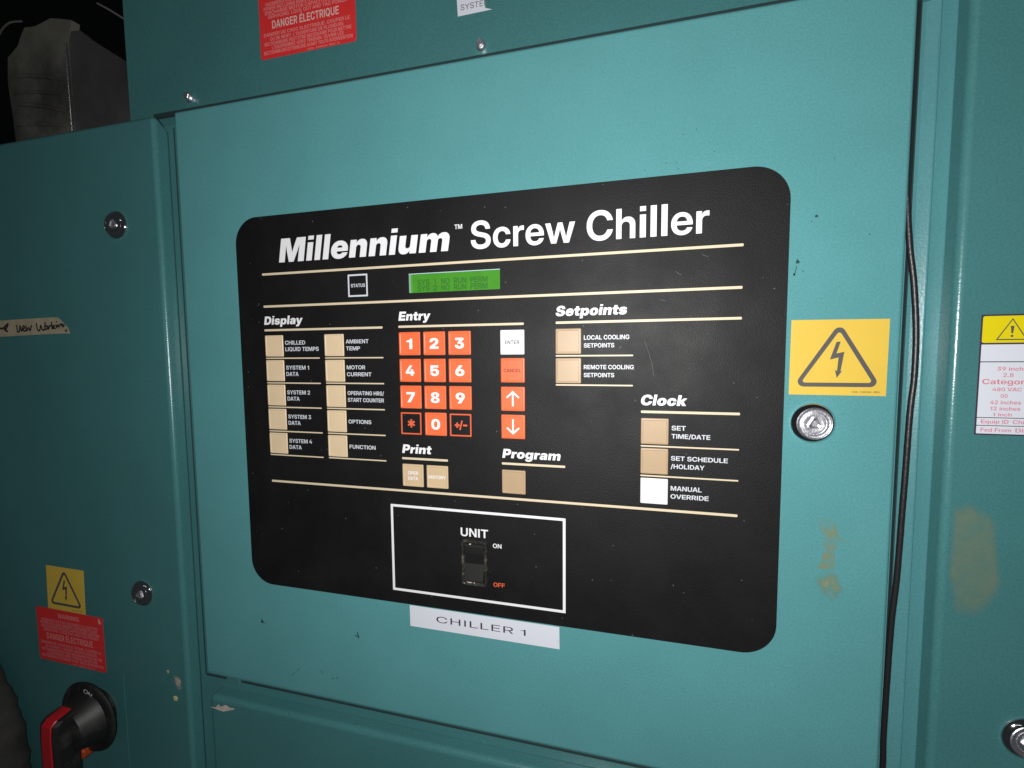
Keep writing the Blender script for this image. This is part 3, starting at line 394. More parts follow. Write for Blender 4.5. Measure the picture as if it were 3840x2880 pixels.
  'h': (579, [[59,727,178,727,184,726,187,722,187,453,191,445,201,459,225,484,253,505,284,518,328,526,378,524,422,512,457,491,493,453,506,428,518,397,525,353,526,3,522,0,397,0,393,3,393,309,387,347,375,372,347,398,328,406,291,411,259,406,228,392,213,378,201,359,189,328,187,303,187,3,178,0,59,0,53,3,53,722]]),
  'i': (258, [[56,0,202,0,202,548,56,548],[56,628,202,628,202,745,56,745]]),
  'k': (543, [[59,727,178,727,184,726,187,722,187,322,191,316,378,514,528,516,531,509,352,316,332,291,546,3,541,0,391,1,235,209,228,212,190,172,187,166,187,3,178,0,59,0,53,3,53,722]]),
  'l': (258, [[56,0,202,0,202,745,56,745]]),
  'm': (876, [[824,3,816,0,697,0,689,3,689,328,686,353,675,378,653,399,628,411,603,414,572,412,553,405,534,393,514,366,507,347,503,322,503,3,497,0,378,0,374,3,374,322,372,341,368,359,362,372,347,392,328,405,309,412,291,414,259,412,228,398,207,378,196,359,190,341,187,316,187,3,178,0,59,0,53,3,53,509,59,516,178,516,181,509,181,441,184,430,201,459,234,493,266,512,309,524,372,524,397,517,422,505,441,492,461,472,475,453,484,432,491,436,509,464,541,493,572,511,609,523,641,526,691,523,728,511,759,492,786,466,805,434,817,403,823,366]]),
  'n': (579, [[526,3,522,0,397,0,393,3,393,309,387,347,375,372,347,398,328,406,291,411,259,406,228,392,213,378,201,359,189,328,187,303,187,3,178,0,59,0,53,3,53,509,59,516,178,516,184,509,184,447,191,445,201,459,225,484,253,505,284,518,316,525,372,525,409,517,447,499,478,471,493,453,512,416,524,366]]),
  'o': (575, [[403,504,434,487,453,472,486,441,518,391,536,341,544,297,544,216,537,178,530,153,517,122,498,91,465,53,422,21,378,1,322,-10,272,-12,222,-5,197,2,166,15,125,41,103,60,82,84,53,134,40,172,32,216,30,253,31,297,39,341,57,391,90,441,116,467,141,486,191,512,241,524,303,527,341,523,366,518],[259,101,284,98,316,101,347,113,366,128,386,153,398,178,406,203,410,234,411,278,405,316,387,359,375,378,353,398,328,411,303,417,272,417,247,411,216,393,195,372,188,359,176,334,169,309,164,272,164,241,170,203,177,178,189,153,209,128,228,113]]),
  'p': (592, [[56,-203,53,-197,53,509,59,516,178,516,184,509,184,453,191,452,219,484,247,505,278,518,303,524,328,526,378,524,422,511,447,499,475,478,510,441,536,397,548,366,556,334,562,278,560,209,549,153,525,97,499,59,478,39,453,20,416,1,391,-6,353,-11,328,-11,291,-5,259,7,247,13,219,34,207,47,191,72,187,66,187,-197,185,-203],[328,101,353,108,372,119,399,147,410,166,418,184,425,216,428,266,425,303,417,334,406,359,393,378,378,393,347,411,316,417,297,417,266,411,241,398,213,372,200,353,189,328,182,297,180,266,182,222,189,191,196,172,207,153,228,128,247,114,278,102]]),
  'q': (592, [[534,-205,408,-203,406,66,403,74,391,55,372,33,334,7,303,-5,266,-11,241,-11,203,-6,178,1,141,19,122,32,100,53,88,66,64,103,45,147,32,209,30,266,32,309,38,341,51,384,70,422,82,441,110,472,147,500,172,512,216,524,266,526,291,523,316,517,353,500,378,481,403,450,407,453,408,459,408,509,416,516,534,516,539,509,539,-197],[266,101,297,100,316,102,334,109,359,124,378,143,393,166,405,197,412,228,411,291,405,322,392,353,375,378,353,397,328,410,297,417,272,417,247,411,222,399,200,378,183,353,175,334,170,316,164,272,164,241,170,203,177,178,189,153,209,129,228,114]]),
  'r': (364, [[59,0,53,3,53,509,59,516,178,516,181,509,181,447,184,433,195,459,208,478,222,493,241,506,278,518,347,519,350,516,350,409,348,403,278,406,247,397,228,387,216,375,208,366,195,341,188,316,187,297,187,3,178,0]]),
  's': (512, [[122,498,172,518,216,525,291,525,334,517,366,506,403,486,437,453,454,428,468,391,472,359,466,353,353,353,347,359,343,378,337,391,320,409,297,423,266,430,241,429,216,424,203,418,191,408,177,391,173,372,176,353,186,341,203,327,241,315,353,293,391,281,428,262,454,241,468,222,479,197,484,166,480,116,468,84,456,66,428,38,403,21,359,1,303,-11,247,-12,191,-6,147,7,109,25,72,57,51,84,39,109,32,134,30,153,34,161,158,159,170,128,192,103,222,89,247,86,291,88,316,96,335,109,349,134,349,153,344,166,322,185,284,199,178,219,134,234,109,246,84,264,70,278,57,297,46,322,41,353,41,378,46,409,63,447,78,465,103,487]]),
  't': (359, [[334,1,228,1,184,8,153,21,135,34,119,53,108,72,101,97,98,128,98,403,91,409,16,409,8,416,9,512,16,516,91,516,98,522,98,653,103,656,228,656,231,653,231,522,234,516,328,516,334,514,337,509,337,416,334,411,234,409,231,403,233,134,241,119,247,113,259,108,328,106,337,103,337,3]]),
  'u': (579, [[59,516,184,514,187,509,187,203,190,178,202,147,228,120,259,108,284,106,316,108,334,115,353,126,372,147,387,178,393,216,393,509,397,516,522,516,526,509,526,3,522,0,397,1,394,3,394,66,391,74,372,49,341,20,303,0,284,-5,253,-10,222,-11,184,-5,166,1,128,20,103,43,89,59,77,78,64,109,58,134,53,172,53,509]]),
  'v': (547, [[534,516,537,509,536,503,349,3,341,0,203,0,196,9,10,509,16,516,147,514,230,278,271,147,278,141,308,241,396,503,403,516]]),
  'w': (807, [[797,515,799,509,641,1,509,0,501,3,439,216,410,328,403,346,373,234,305,3,297,0,172,0,165,3,9,511,16,516,141,516,147,514,206,297,241,146,249,159,289,322,342,509,347,516,459,516,467,509,530,278,558,159,566,146,608,328,651,491,659,514]]),
  'y': (547, [[66,-204,63,-197,63,-103,66,-98,134,-97,153,-93,159,-88,179,-66,206,3,10,509,16,516,147,514,237,259,272,149,278,154,280,159,314,266,396,503,403,516,534,516,537,509,535,503,318,-66,305,-97,285,-134,266,-158,241,-180,203,-198,159,-205]]),
  '/': (357, [[347,762,353,759,349,741,122,-102,116,-109,9,-109,5,-103,7,-91,234,751,241,762]]),
  '0': (645, [[278,737,347,738,397,730,447,711,484,687,524,647,542,622,562,584,585,522,599,453,605,391,605,341,599,272,587,209,574,172,555,128,536,97,511,66,472,32,441,13,409,1,353,-11,303,-12,259,-6,234,1,191,20,172,32,141,58,100,109,75,159,58,209,45,278,41,334,41,391,45,453,63,534,88,597,121,647,159,686,209,717,247,730],[316,626,297,624,278,618,253,605,225,578,206,547,195,522,182,478,175,428,172,347,176,291,183,247,196,203,214,166,241,132,266,114,284,107,309,102,334,102,366,108,397,126,418,147,438,178,449,203,462,247,469,291,473,366,468,441,462,478,454,509,436,553,416,582,384,610,353,623]]),
  '1': (466, [[230,0,376,0,376,720,271,720,253,668,221,628,176,604,60,594,60,504,230,504]]),
  '2': (645, [[67,3,67,103,353,352,399,397,424,428,437,453,443,472,447,497,447,516,442,547,431,572,416,593,391,611,378,617,353,624,316,626,297,624,272,617,247,603,226,584,213,566,202,541,195,509,194,484,191,481,72,481,66,483,70,541,82,584,96,616,126,659,147,680,184,706,222,723,247,731,297,738,372,737,428,723,478,699,503,681,530,653,555,616,568,584,575,553,577,497,573,466,562,428,530,372,493,328,441,276,258,116,266,113,578,113,581,109,581,3,578,0,72,0]]),
  '3': (645, [[97,727,547,727,553,722,553,622,551,616,358,434,366,430,422,424,447,418,466,412,503,393,522,380,548,353,568,322,580,291,588,247,587,191,579,153,567,122,548,91,532,72,497,39,466,20,416,0,359,-10,303,-12,247,-5,191,14,147,39,117,66,100,84,76,122,58,166,52,197,49,234,53,238,178,238,183,234,189,191,196,172,216,143,241,120,253,113,284,102,309,99,347,101,372,107,397,119,416,133,436,159,443,172,449,191,455,228,449,266,442,284,430,303,416,318,384,337,334,350,209,351,206,353,207,441,383,609,378,613,372,613,97,613,92,616,91,622,91,722]]),
  '4': (645, [[516,0,397,0,389,3,389,153,384,161,28,161,25,166,25,266,27,272,346,722,353,727,478,727,484,726,487,722,171,272,178,269,384,269,388,272,389,278,391,452,397,455,516,455,519,447,520,272,528,269,616,269,619,266,619,166,616,161,521,159,519,153,519,3]]),
  '5': (645, [[541,727,545,722,545,622,544,616,541,613,216,613,211,609,199,441,203,436,234,461,278,481,303,487,334,491,366,491,397,487,441,474,478,454,509,430,543,391,562,359,575,328,585,284,588,259,585,203,574,153,560,122,536,84,497,45,459,20,409,0,341,-11,303,-11,234,0,184,20,153,39,122,65,95,97,83,116,63,166,56,203,56,216,59,222,184,222,188,216,195,184,207,159,229,134,247,120,272,108,297,101,347,101,372,107,397,120,416,136,430,153,449,191,455,228,454,266,449,291,442,309,417,347,391,367,353,381,322,383,291,380,253,369,220,347,191,305,72,305,66,307,87,722,91,727]]),
  '6': (645, [[472,726,475,722,467,709,302,478,296,466,341,473,359,473,409,468,434,461,466,448,497,429,531,397,561,353,574,322,581,297,586,259,587,228,580,178,574,153,554,109,528,74,491,39,447,13,391,-5,347,-11,303,-11,234,1,178,25,141,52,109,85,82,128,64,178,58,222,59,266,71,322,89,366,126,434,328,725],[297,102,347,102,366,107,391,119,403,127,424,147,437,166,449,197,454,222,455,247,449,278,443,297,428,320,409,341,391,355,359,368,334,373,309,373,278,367,253,355,228,335,213,316,195,278,191,253,191,222,195,197,208,166,221,147,241,128,259,115]]),
  '7': (645, [[128,0,124,3,127,9,343,434,429,609,78,611,72,616,72,722,78,727,566,727,572,722,572,616,568,603,267,3,259,0]]),
  '8': (645, [[372,737,428,724,459,710,491,692,509,676,536,647,554,616,561,597,567,572,569,534,562,491,548,459,530,434,497,406,478,395,431,378,472,367,497,356,528,336,554,309,575,278,587,247,593,216,592,166,580,122,562,91,542,66,520,47,478,20,428,1,359,-11,297,-12,247,-6,216,2,184,13,153,28,128,44,103,67,82,91,71,109,58,141,52,172,51,209,57,247,76,291,103,324,134,348,172,367,213,378,178,390,153,402,128,420,109,441,89,472,82,491,76,528,77,572,88,609,108,647,134,675,166,699,216,723,272,736,322,739],[449,172,453,216,449,241,437,266,422,283,403,299,378,312,359,318,334,320,291,319,253,306,234,294,216,276,207,266,196,241,191,216,191,197,195,172,202,153,222,127,241,113,266,101,291,95,309,93,353,94,378,101,403,113,422,127,442,153],[430,566,417,591,409,600,397,611,372,625,353,631,328,633,284,629,247,611,232,597,219,578,209,541,209,522,214,497,226,472,234,461,253,445,266,438,284,431,322,426,366,432,397,449,422,478,430,497,434,522,434,541]]),
  '9': (645, [[172,0,168,3,176,16,349,259,347,262,322,256,272,256,222,263,172,283,153,295,121,322,88,366,76,391,64,428,58,472,58,503,63,547,70,572,89,616,121,659,159,692,203,716,247,731,278,736,309,738,366,736,397,730,434,718,472,699,509,670,542,634,567,591,581,547,587,497,586,466,581,434,568,391,549,347,505,272,318,3,309,0],[359,623,322,628,291,624,259,612,241,600,219,578,207,559,194,528,189,491,191,478,196,447,207,422,219,403,241,382,259,370,291,357,322,355,347,356,384,369,407,384,430,409,449,447,455,478,455,503,449,534,441,553,430,572,407,597,378,616]]),
  'É': (603, [[570,3,566,0,66,0,57,3,57,722,59,726,566,727,570,722,570,616,569,609,566,607,203,607,197,603,197,434,200,428,534,427,541,426,543,422,543,316,541,311,203,309,197,303,198,122,203,119,566,119,570,116],[266,793,263,797,342,941,347,943,466,943,472,941,359,795,353,792]]),
  'À': (703, [[697,3,691,0,547,0,543,3,538,16,492,159,484,166,216,166,207,153,162,16,153,0,16,0,9,0,6,3,258,716,266,727,434,727,441,725,443,722],[353,597,345,578,286,384,251,284,253,281,447,280,450,284,413,397],[195,941,203,943,322,943,336,922,403,796,397,792,309,793]]),
  '.': (269, [[159,-6,128,-8,109,-5,97,1,72,24,57,53,57,84,70,116,91,136,116,148,147,149,172,142,197,121,211,97,214,66,212,47,206,34,199,22,184,7]]),
  ',': (269, [[47,-150,44,-147,44,-141,80,109,84,116,203,116,209,109,206,97,138,-147,134,-150]]),
  "'": (268, [[191,727,195,722,193,659,186,509,181,459,178,457,91,457,87,459,83,503,73,722,78,727]]),
  '!': (242, [[97,-5,72,8,58,22,50,34,45,47,42,66,46,97,59,120,84,142,109,149,141,148,166,137,187,116,198,91,199,53,192,34,184,23,178,15,159,0,147,-5,128,-8],[178,212,66,212,62,216,51,647,50,722,53,727,184,727,191,726,193,722,181,216]]),
  '-': (645, [[486,341,487,241,484,234,166,233,161,234,158,241,159,341,166,343,478,343]]),
 },
 'regular': {
  'C': (722, [[547,32,509,13,478,2,416,-10,347,-11,278,2,222,25,191,45,166,64,133,97,113,122,84,172,58,241,45,309,43,359,45,409,57,484,82,553,95,578,120,616,153,651,178,674,216,699,241,711,297,730,328,736,378,739,434,736,503,717,559,687,597,656,636,609,662,559,679,503,680,497,678,491,591,491,568,547,548,578,522,606,497,624,472,637,434,649,384,655,328,649,284,636,259,623,241,611,212,584,195,566,171,528,157,497,144,453,138,409,136,341,139,303,145,272,158,228,176,191,207,147,228,127,253,108,291,89,334,77,366,74,422,76,466,88,503,107,535,134,555,159,567,178,591,236,679,234,679,222,668,184,642,128,604,78,566,45]]),
  'H': (709, [[634,0,553,0,545,3,545,328,541,331,166,331,163,328,163,3,159,0,78,0,70,3,72,724,78,727,159,727,163,722,163,422,166,414,541,413,544,416,545,422,545,722,553,727,634,727,638,722,638,3]]),
  'I': (260, [[84,0,176,0,176,727,84,727]]),
  'L': (537, [[78,727,159,727,163,722,163,84,172,81,509,81,512,78,512,3,509,0,78,0,70,3,70,722]]),
  'E': (581, [[547,2,78,0,70,3,72,724,78,727,541,727,548,722,548,653,547,648,541,645,172,645,166,644,163,641,163,416,166,413,516,412,519,409,519,334,516,331,166,331,163,328,163,84,172,81,541,81,548,78]]),
  'R': (634, [[72,724,78,727,366,727,397,724,447,712,491,693,526,666,554,634,574,597,587,553,591,522,591,491,586,453,581,434,561,391,543,366,525,347,497,326,439,297,599,3,597,1,497,0,493,3,349,272,341,282,334,283,166,282,163,278,163,3,159,0,78,0,70,3],[166,644,163,641,163,372,166,365,353,364,391,369,416,377,441,390,457,403,480,428,492,453,498,478,500,509,498,534,486,572,474,591,447,617,409,636,378,643]]),
  'S': (617, [[253,736,309,739,359,736,409,724,453,703,491,675,512,653,525,634,543,597,555,553,558,516,553,512,472,512,468,516,461,553,455,572,441,595,422,616,403,630,366,647,334,654,303,656,272,655,247,650,209,636,191,624,163,597,152,578,146,559,144,522,152,497,165,478,191,457,247,432,403,392,466,368,491,355,519,334,543,309,560,284,574,247,580,197,572,147,555,103,526,66,503,44,484,31,466,20,434,7,391,-5,334,-12,278,-11,209,2,153,25,116,51,89,78,64,116,51,147,44,172,38,209,38,228,41,234,128,234,131,228,133,203,139,178,146,159,157,141,178,116,197,101,234,83,259,76,316,70,372,76,397,83,422,94,441,106,459,124,473,141,481,159,486,178,487,197,486,216,481,234,466,258,441,280,384,306,228,346,166,369,128,389,103,408,76,441,63,466,57,484,52,528,56,572,69,616,88,647,124,684,153,704,197,724]]),
  'Y': (646, [[366,0,284,0,277,3,277,291,274,303,20,709,13,722,16,726,116,726,274,472,322,390,330,397,388,497,528,724,534,727,628,727,632,722,369,297,369,3]]),
  'T': (612, [[347,0,266,0,261,3,261,641,253,645,28,645,24,653,24,722,28,727,584,727,588,722,588,653,584,645,359,645,352,641,352,3]]),
  'M': (860, [[72,724,78,727,191,727,197,726,200,722,393,228,426,134,428,131,434,130,489,278,659,721,666,727,784,727,788,722,788,3,784,0,703,0,698,3,701,578,697,589,636,422,479,28,466,0,397,0,391,4,220,428,167,572,166,574,159,572,162,428,162,3,159,0,78,0,70,3]]),
  'O': (749, [[328,737,372,739,409,738,459,729,497,717,522,705,553,687,578,668,623,622,649,584,666,553,679,522,691,484,704,409,706,334,699,278,693,247,668,178,655,153,631,116,591,71,559,45,528,26,472,2,441,-6,397,-12,341,-11,303,-5,259,8,209,32,159,70,139,91,114,122,84,172,71,203,58,241,45,309,44,397,52,459,70,522,89,566,108,597,149,647,178,673,203,691,253,717,291,729],[341,76,403,75,441,83,484,101,522,127,562,172,586,216,605,272,612,316,612,403,605,453,587,509,575,534,554,566,516,605,478,630,428,648,378,655,322,648,284,636,241,611,209,582,182,547,157,497,145,459,137,403,136,341,139,303,144,272,157,228,183,178,216,138,253,108,291,89]]),
  'N': (711, [[72,724,78,727,172,727,180,722,480,247,547,133,550,141,548,722,553,727,634,727,639,722,639,3,634,0,541,0,532,3,271,416,166,589,159,584,163,428,163,3,159,0,78,0,70,3]]),
  'A': (657, [[378,727,386,722,647,3,641,0,553,0,549,3,486,184,478,200,184,201,176,197,107,3,103,0,16,0,11,3,15,16,275,722,278,726,284,727],[328,635,285,503,208,284,216,282,447,282,450,284,449,291,383,478,337,622]]),
  '1': (412, [[230,0,322,0,322,720,256,720,238,668,206,628,161,604,60,594,60,537,230,537]]),
  'P': (613, [[72,2,70,722,78,727,353,727,384,724,441,711,491,687,524,659,549,628,568,591,579,547,582,503,579,466,568,422,549,384,528,357,491,326,459,308,422,295,397,289,347,283,166,282,163,278,163,3,159,0],[166,644,163,641,163,372,166,365,341,364,384,370,403,376,428,388,447,401,461,416,474,434,487,466,491,516,486,547,480,566,460,597,447,609,416,630,372,643,347,645]]),
  'D': (690, [[72,2,70,722,78,727,328,727,366,724,428,711,459,699,497,680,547,642,580,603,593,584,609,553,625,516,636,478,643,441,647,391,647,341,643,291,637,259,618,197,604,166,586,134,559,101,541,82,509,58,466,33,409,13,347,2,316,0],[166,82,334,83,372,89,409,101,447,120,481,147,511,184,525,209,543,259,549,284,555,334,555,397,543,472,530,509,518,534,491,572,453,605,422,623,384,637,353,643,322,645,172,645,166,644,163,641,163,84]]),
  'l': (244, [[76,0,168,0,168,745,76,745]]),
  'i': (244, [[76,0,168,0,168,548,76,548],[76,628,168,628,168,745,76,745]]),
 },
}
CAP = 727.0

def letters(bm, s, weight, x0, x1, zb, cap, y, shear=0.0, rot=0.0, pivot=None, track=0.0):
    """lay the string s between x0 and x1 on the baseline zb with capital height cap"""
    G = GLYPHS[weight]; k = cap / CAP
    pen = 0.0; items = []
    for ch in s:
        if ch == ' ': pen += 260; continue
        adv, cs = G[ch]
        items.append((pen, cs)); pen += adv + track
    xs = [px + c[i] + shear * c[i + 1] for px, cs in items for c in cs for i in range(0, len(c), 2)]
    a, b = min(xs), max(xs)
    sx = (x1 - x0) / (b - a) if x1 is not None else k
    for px, cs in items:
        outl = []
        for c in cs:
            o = []
            for i in range(0, len(c), 2):
                X = x0 + (px + c[i] + shear * c[i + 1] - a) * sx; Z = zb + c[i + 1] * k
                if rot:
                    p = pivot or (x0, zb); dx, dz = X - p[0], Z - p[1]
                    X = p[0] + dx * math.cos(rot) - dz * math.sin(rot); Z = p[1] + dx * math.sin(rot) + dz * math.cos(rot)
                o.append((X, Z))
            outl.append(o)
        # split islands: a contour lying inside another is a hole of it
        def area(o): return sum(o[i][0] * o[(i + 1) % len(o)][1] - o[(i + 1) % len(o)][0] * o[i][1] for i in range(len(o))) / 2
        def inside(p, o):
            r = False
            for i in range(len(o)):
                (xa, za), (xb, zb_) = o[i], o[(i + 1) % len(o)]
                if (za > p[1]) != (zb_ > p[1]) and p[0] < (xb - xa) * (p[1] - za) / (zb_ - za) + xa: r = not r
            return r
        outl.sort(key=lambda o: -abs(area(o)))
        groups = []
        for o in outl:
            for g in groups:
                if inside(o[0], g[0]): g.append(o); break
            else: groups.append([o])
        for g in groups: sheet(bm, g, y)

def text(s, weight, x0, x1, zb, cap, y, material, parent, name='lettering', label=None, **kw):
    bm = bmesh.new(); letters(bm, s, weight, x0, x1, zb, cap, y, **kw)
    return obj(name, bm, material, parent, label)

def bar(name, x0, x1, zc, th, y, material, parent, slant=False):
    bm = bmesh.new(); plate(bm, x0, x1, zc - th / 2, zc + th / 2, y, y + 0.06, r=th * 0.3, seg=2)
    return obj(name, bm, material, parent)

def ring_outline(name, x0, x1, z0, z1, th, y, material, parent):
    bm = bmesh.new()
    sheet(bm, [rounded(x0, x1, z0, z1, 0.3, 2), rounded(x0 + th, x1 - th, z0 + th, z1 - th, 0.2, 2)], y)
    return obj(name, bm, material, parent)

# ================================================================ the cabinet
cab = thing('control_cabinet', 'teal painted steel control cabinet with bolted doors and recessed frame, filling the photo', 'cabinet', (200, 12, -100))

def door_sheet(x0, x1, z0, z1, r=2.5, back_r=None, depth=12, bend=2.2, cutout=None):
    bm = bmesh.new(); loops = []
    n = 5
    for k in range(n + 1):
        a = math.pi / 2 * k / n
        ins = bend * (1 - math.sin(a)); yy = bend * (1 - math.cos(a))
        rr = tuple(max(q - ins, 0.4) for q in ((r,) * 4 if not isinstance(r, tuple) else r))
        loops.append((rounded(x0 + ins, x1 - ins, z0 + ins, z1 - ins, rr, 6), yy))
    loops.append((rounded(x0, x1, z0, z1, back_r or r, 6), depth - 0.6))
    loops_mesh(bm, loops, cutout is None, True)
    if cutout:                                   # front skin with an opening
        sheet(bm, [loops[0][0], cutout], 0.0)
        a = [V(bm, x, 0.0, z) for x, z in cutout]; b = [V(bm, x, 3.0, z) for x, z in cutout]
        for i in range(len(cutout)):
            j = (i + 1) % len(cutout); bm.faces.new((a[j], b[j], b[i], a[i]))
        bmesh.ops.remove_doubles(bm, verts=bm.verts, dist=1e-7)
    return bm

def auto_smooth(o, deg=35):
    bm = bmesh.new(); bm.from_mesh(o.data)
    for f in bm.faces: f.smooth = True
    for e in bm.edges:
        if len(e.link_faces) == 2 and e.calc_face_angle(0) > math.radians(deg): e.smooth = False
    for f in bm.faces:
        if len(f.verts) > 12 or f.calc_area() > 0.01:      # the big flat faces keep their own normal
            for e in f.edges: e.smooth = False
    bm.to_mesh(o.data); bm.free(); return o

d_main = auto_smooth(obj('door', door_sheet(-57, 459, -93.2, 393.6, r=(4, 3, 2, 2), cutout=rounded(152.0, 222.9, 236.2, 251.8, 0.4, 2)), M['door'], cab, 'bright teal middle door behind the black keypad'))
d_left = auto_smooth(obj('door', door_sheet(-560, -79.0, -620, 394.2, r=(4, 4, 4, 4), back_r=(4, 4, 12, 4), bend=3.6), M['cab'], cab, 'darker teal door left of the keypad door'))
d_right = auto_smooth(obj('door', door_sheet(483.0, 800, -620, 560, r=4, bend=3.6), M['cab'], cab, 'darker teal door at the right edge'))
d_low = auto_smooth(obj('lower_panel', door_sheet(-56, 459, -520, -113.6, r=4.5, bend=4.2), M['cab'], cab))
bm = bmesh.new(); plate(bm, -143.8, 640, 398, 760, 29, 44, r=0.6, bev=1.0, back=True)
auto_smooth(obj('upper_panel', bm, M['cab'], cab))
# recessed frame behind the doors, with a joint near the top right
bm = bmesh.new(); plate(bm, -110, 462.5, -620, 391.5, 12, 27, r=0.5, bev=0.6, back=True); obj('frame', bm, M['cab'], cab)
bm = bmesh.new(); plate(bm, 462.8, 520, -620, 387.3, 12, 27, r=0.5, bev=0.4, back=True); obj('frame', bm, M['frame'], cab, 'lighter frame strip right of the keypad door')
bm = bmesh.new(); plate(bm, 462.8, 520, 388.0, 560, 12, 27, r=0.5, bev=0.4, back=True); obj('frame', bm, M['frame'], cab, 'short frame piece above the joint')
# pressed fold down the right frame strip: a slope that faces the keypad door, then a return
bm = bmesh.new()
fp = [(468.2, 12.05), (468.8, 11.9), (473.8, 9.83), (474.5, 9.8), (475.0, 10.1), (475.4, 12.05)]
r0 = [V(bm, x, y, -600) for x, y in fp]; r1 = [V(bm, x, y, 387) for x, y in fp]
for k in range(5): bm.faces.new((r0[k], r0[k + 1], r1[k + 1], r1[k]))
auto_smooth(obj('frame_fold', bm, M['frame'], cab), 20)
# dark strips standing in for the shadow lines in the gaps
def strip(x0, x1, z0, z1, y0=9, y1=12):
    b_ = bmesh.new(); plate(b_, x0, x1, z0, z1, y0, y1, bev=0.3); obj('gap_shadow', b_, M['gap_shadow'], cab)
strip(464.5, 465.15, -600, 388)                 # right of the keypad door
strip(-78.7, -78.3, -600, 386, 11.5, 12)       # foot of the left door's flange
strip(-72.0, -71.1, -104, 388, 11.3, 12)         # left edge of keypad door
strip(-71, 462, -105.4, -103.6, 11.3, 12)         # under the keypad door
bm = bmesh.new(); plate(bm, -112, 638, 408.0, 411.7, 26.5, 29.2, bev=0.3); obj('gap_shadow', bm, M['gap_shadow'], cab)  # shadow line above the keypad door, painted as a dark strip
# hinge tab at the foot of the keypad door
bm = bmesh.new(); plate(bm, -46, -31.0, -107, -90, 9.5, 12, r=0.8, bev=0.5); obj('hinge_tab', bm, M['cab'], cab)

# ---- locks
def door_lock(cx, cz, label, ang, core='steel'):
    bm = bmesh.new()
    lathe(bm, cx, cz, list(reversed([(12.2, 0.3), (12.2, -0.5), (11.8, -1.3), (11.0, -2.1), (10.2, -2.8), (9.5, -3.2)])), 64)
    o = auto_smooth(obj('door_lock', bm, M['chrome'], cab, label), 30)
    bm = bmesh.new()
    lathe(bm, cx, cz, [(0, -2.7), (4.6, -2.8), (5.6, -3.0), (6.1, -2.9), (6.3, -2.3), (6.45, -2.3), (6.7, -3.0), (7.6, -2.7), (8.4, -2.9), (8.7, -3.3), (9.2, -3.6), (9.6, -3.3), (9.6, -2.0)], 64)
    auto_smooth(obj('lock_core', bm, M[core], o), 35)
    bm = bmesh.new()                                             # three-sided key stud
    tri = []
    for k in range(3):
        a = math.radians(ang + 120 * k)
        for da in (-0.22, 0, 0.22): tri.append((cx + 4.0 * math.cos(a + da), cz + 4.0 * math.sin(a + da)))
    small = [(cx + (x - cx) * 0.84, cz + (z - cz) * 0.84) for x, z in tri]
    tiny = [(cx + (x - cx) * 0.45, cz + (z - cz) * 0.45) for x, z in tri]
    loops_mesh(bm, [(tiny, -3.2), (small, -3.9), (tri, -3.6), (tri, -2.6)], True)
    obj('key_stud', bm, M['steel'], o)
    return o
door_lock(416.0, 149.4, 'chrome lock beside the black keypad panel', 90)
door_lock(-128.0, 307.6, 'chrome lock near the top of the left door', 97, 'chrome')
door_lock(-127.0, -27.0, 'chrome lock low on the left door', 72, 'chrome')
door_lock(528.5, -27.0, 'chrome lock cut by the lower right corner', 90)

# ---- panel screws on the upper panel
def screw(cx, cz, a, yb=29):
    bm = bmesh.new()
    lathe(bm, cx, cz, [(0, yb - 3.6), (1.0, yb - 3.6), (1.2, yb - 2.9), (2.0, yb - 3.5), (3.2, yb - 3.0), (4.0, yb - 1.9), (4.3, yb - 0.9), (4.3, yb + 0.2)], 20)
    o = auto_smooth(obj('screw', bm, M['steel'], cab), 30)
    bm = bmesh.new()
    hexa = [(cx + 3.1 * math.cos(a + k * math.pi / 3), cz + 3.1 * math.sin(a + k * math.pi / 3)) for k in range(6)]
    hs = [(cx + (x - cx) * 0.85, cz + (z - cz) * 0.85) for x, z in hexa]
    loops_mesh(bm, [(hs, yb - 5.2), (hexa, yb - 4.7), (hexa, yb - 2.6)], True)
    obj('screw_head', bm, M['steel'], o)
screw(-71.1, 421.1, 0.2); screw(201.1, 419.0, 0.5)

# thin raised weld line low on the left door
bm = bmesh.new(); plate(bm, -159.6, -158.7, -230, -113.0, -0.35, 0.1, bev=0.2); obj('weld_line', bm, M['cab'], cab)

# ---- chips, blobs, scuffs and stains that belong to the paint
def blob(pts, y, n=3, jit=0.12):
    """ragged outline through pts"""
    out = []
    c = (sum(p[0] for p in pts) / len(pts), sum(p[1] for p in pts) / len(pts))
    for i, p in enumerate(pts):
        q = pts[(i + 1) % len(pts)]
        for k in range(n):
            t = k / n; x = p[0] + (q[0] - p[0]) * t; z = p[1] + (q[1] - p[1]) * t
            s = 1 + random.uniform(-jit, jit)
            out.append((c[0] + (x - c[0]) * s, c[1] + (z - c[1]) * s))
    return out
def chip(name, pts, material, y=-0.06, jit=0.12, label=None):
    bm = bmesh.new(); o = blob(pts, y, jit=jit); prism(bm, [o], y, 0.2)
    bmesh.ops.remove_doubles(bm, verts=bm.verts, dist=1e-7)
    return obj(name, bm, material, cab, label)
chip('paint_chip', [(-54.9, -124.5), (-49, -123.6), (-45.5, -119.6), (-44.5, -122), (-38, -119.3), (-33, -120.6), (-27.5, -121.0), (-31, -122.6), (-40.6, -126.2), (-46, -125.6)], M['chip'], jit=0.05, label='bare chip at the corner of the lower panel')
chip('paint_blob', [(-97.5, -122.5), (-95, -121.6), (-92.6, -123.6), (-93.6, -126), (-96.6, -126)], M['chipyellow'], y=-0.5, jit=0.05)
chip('paint_blob', [(-104, -98.5), (-102, -97.5), (-101, -99.8), (-103, -101)], M['chip'])
def scuff(cx, cz, pts): chip('scuff_mark', [(cx + a, cz + b) for a, b in pts], M['mark'], jit=0.25)
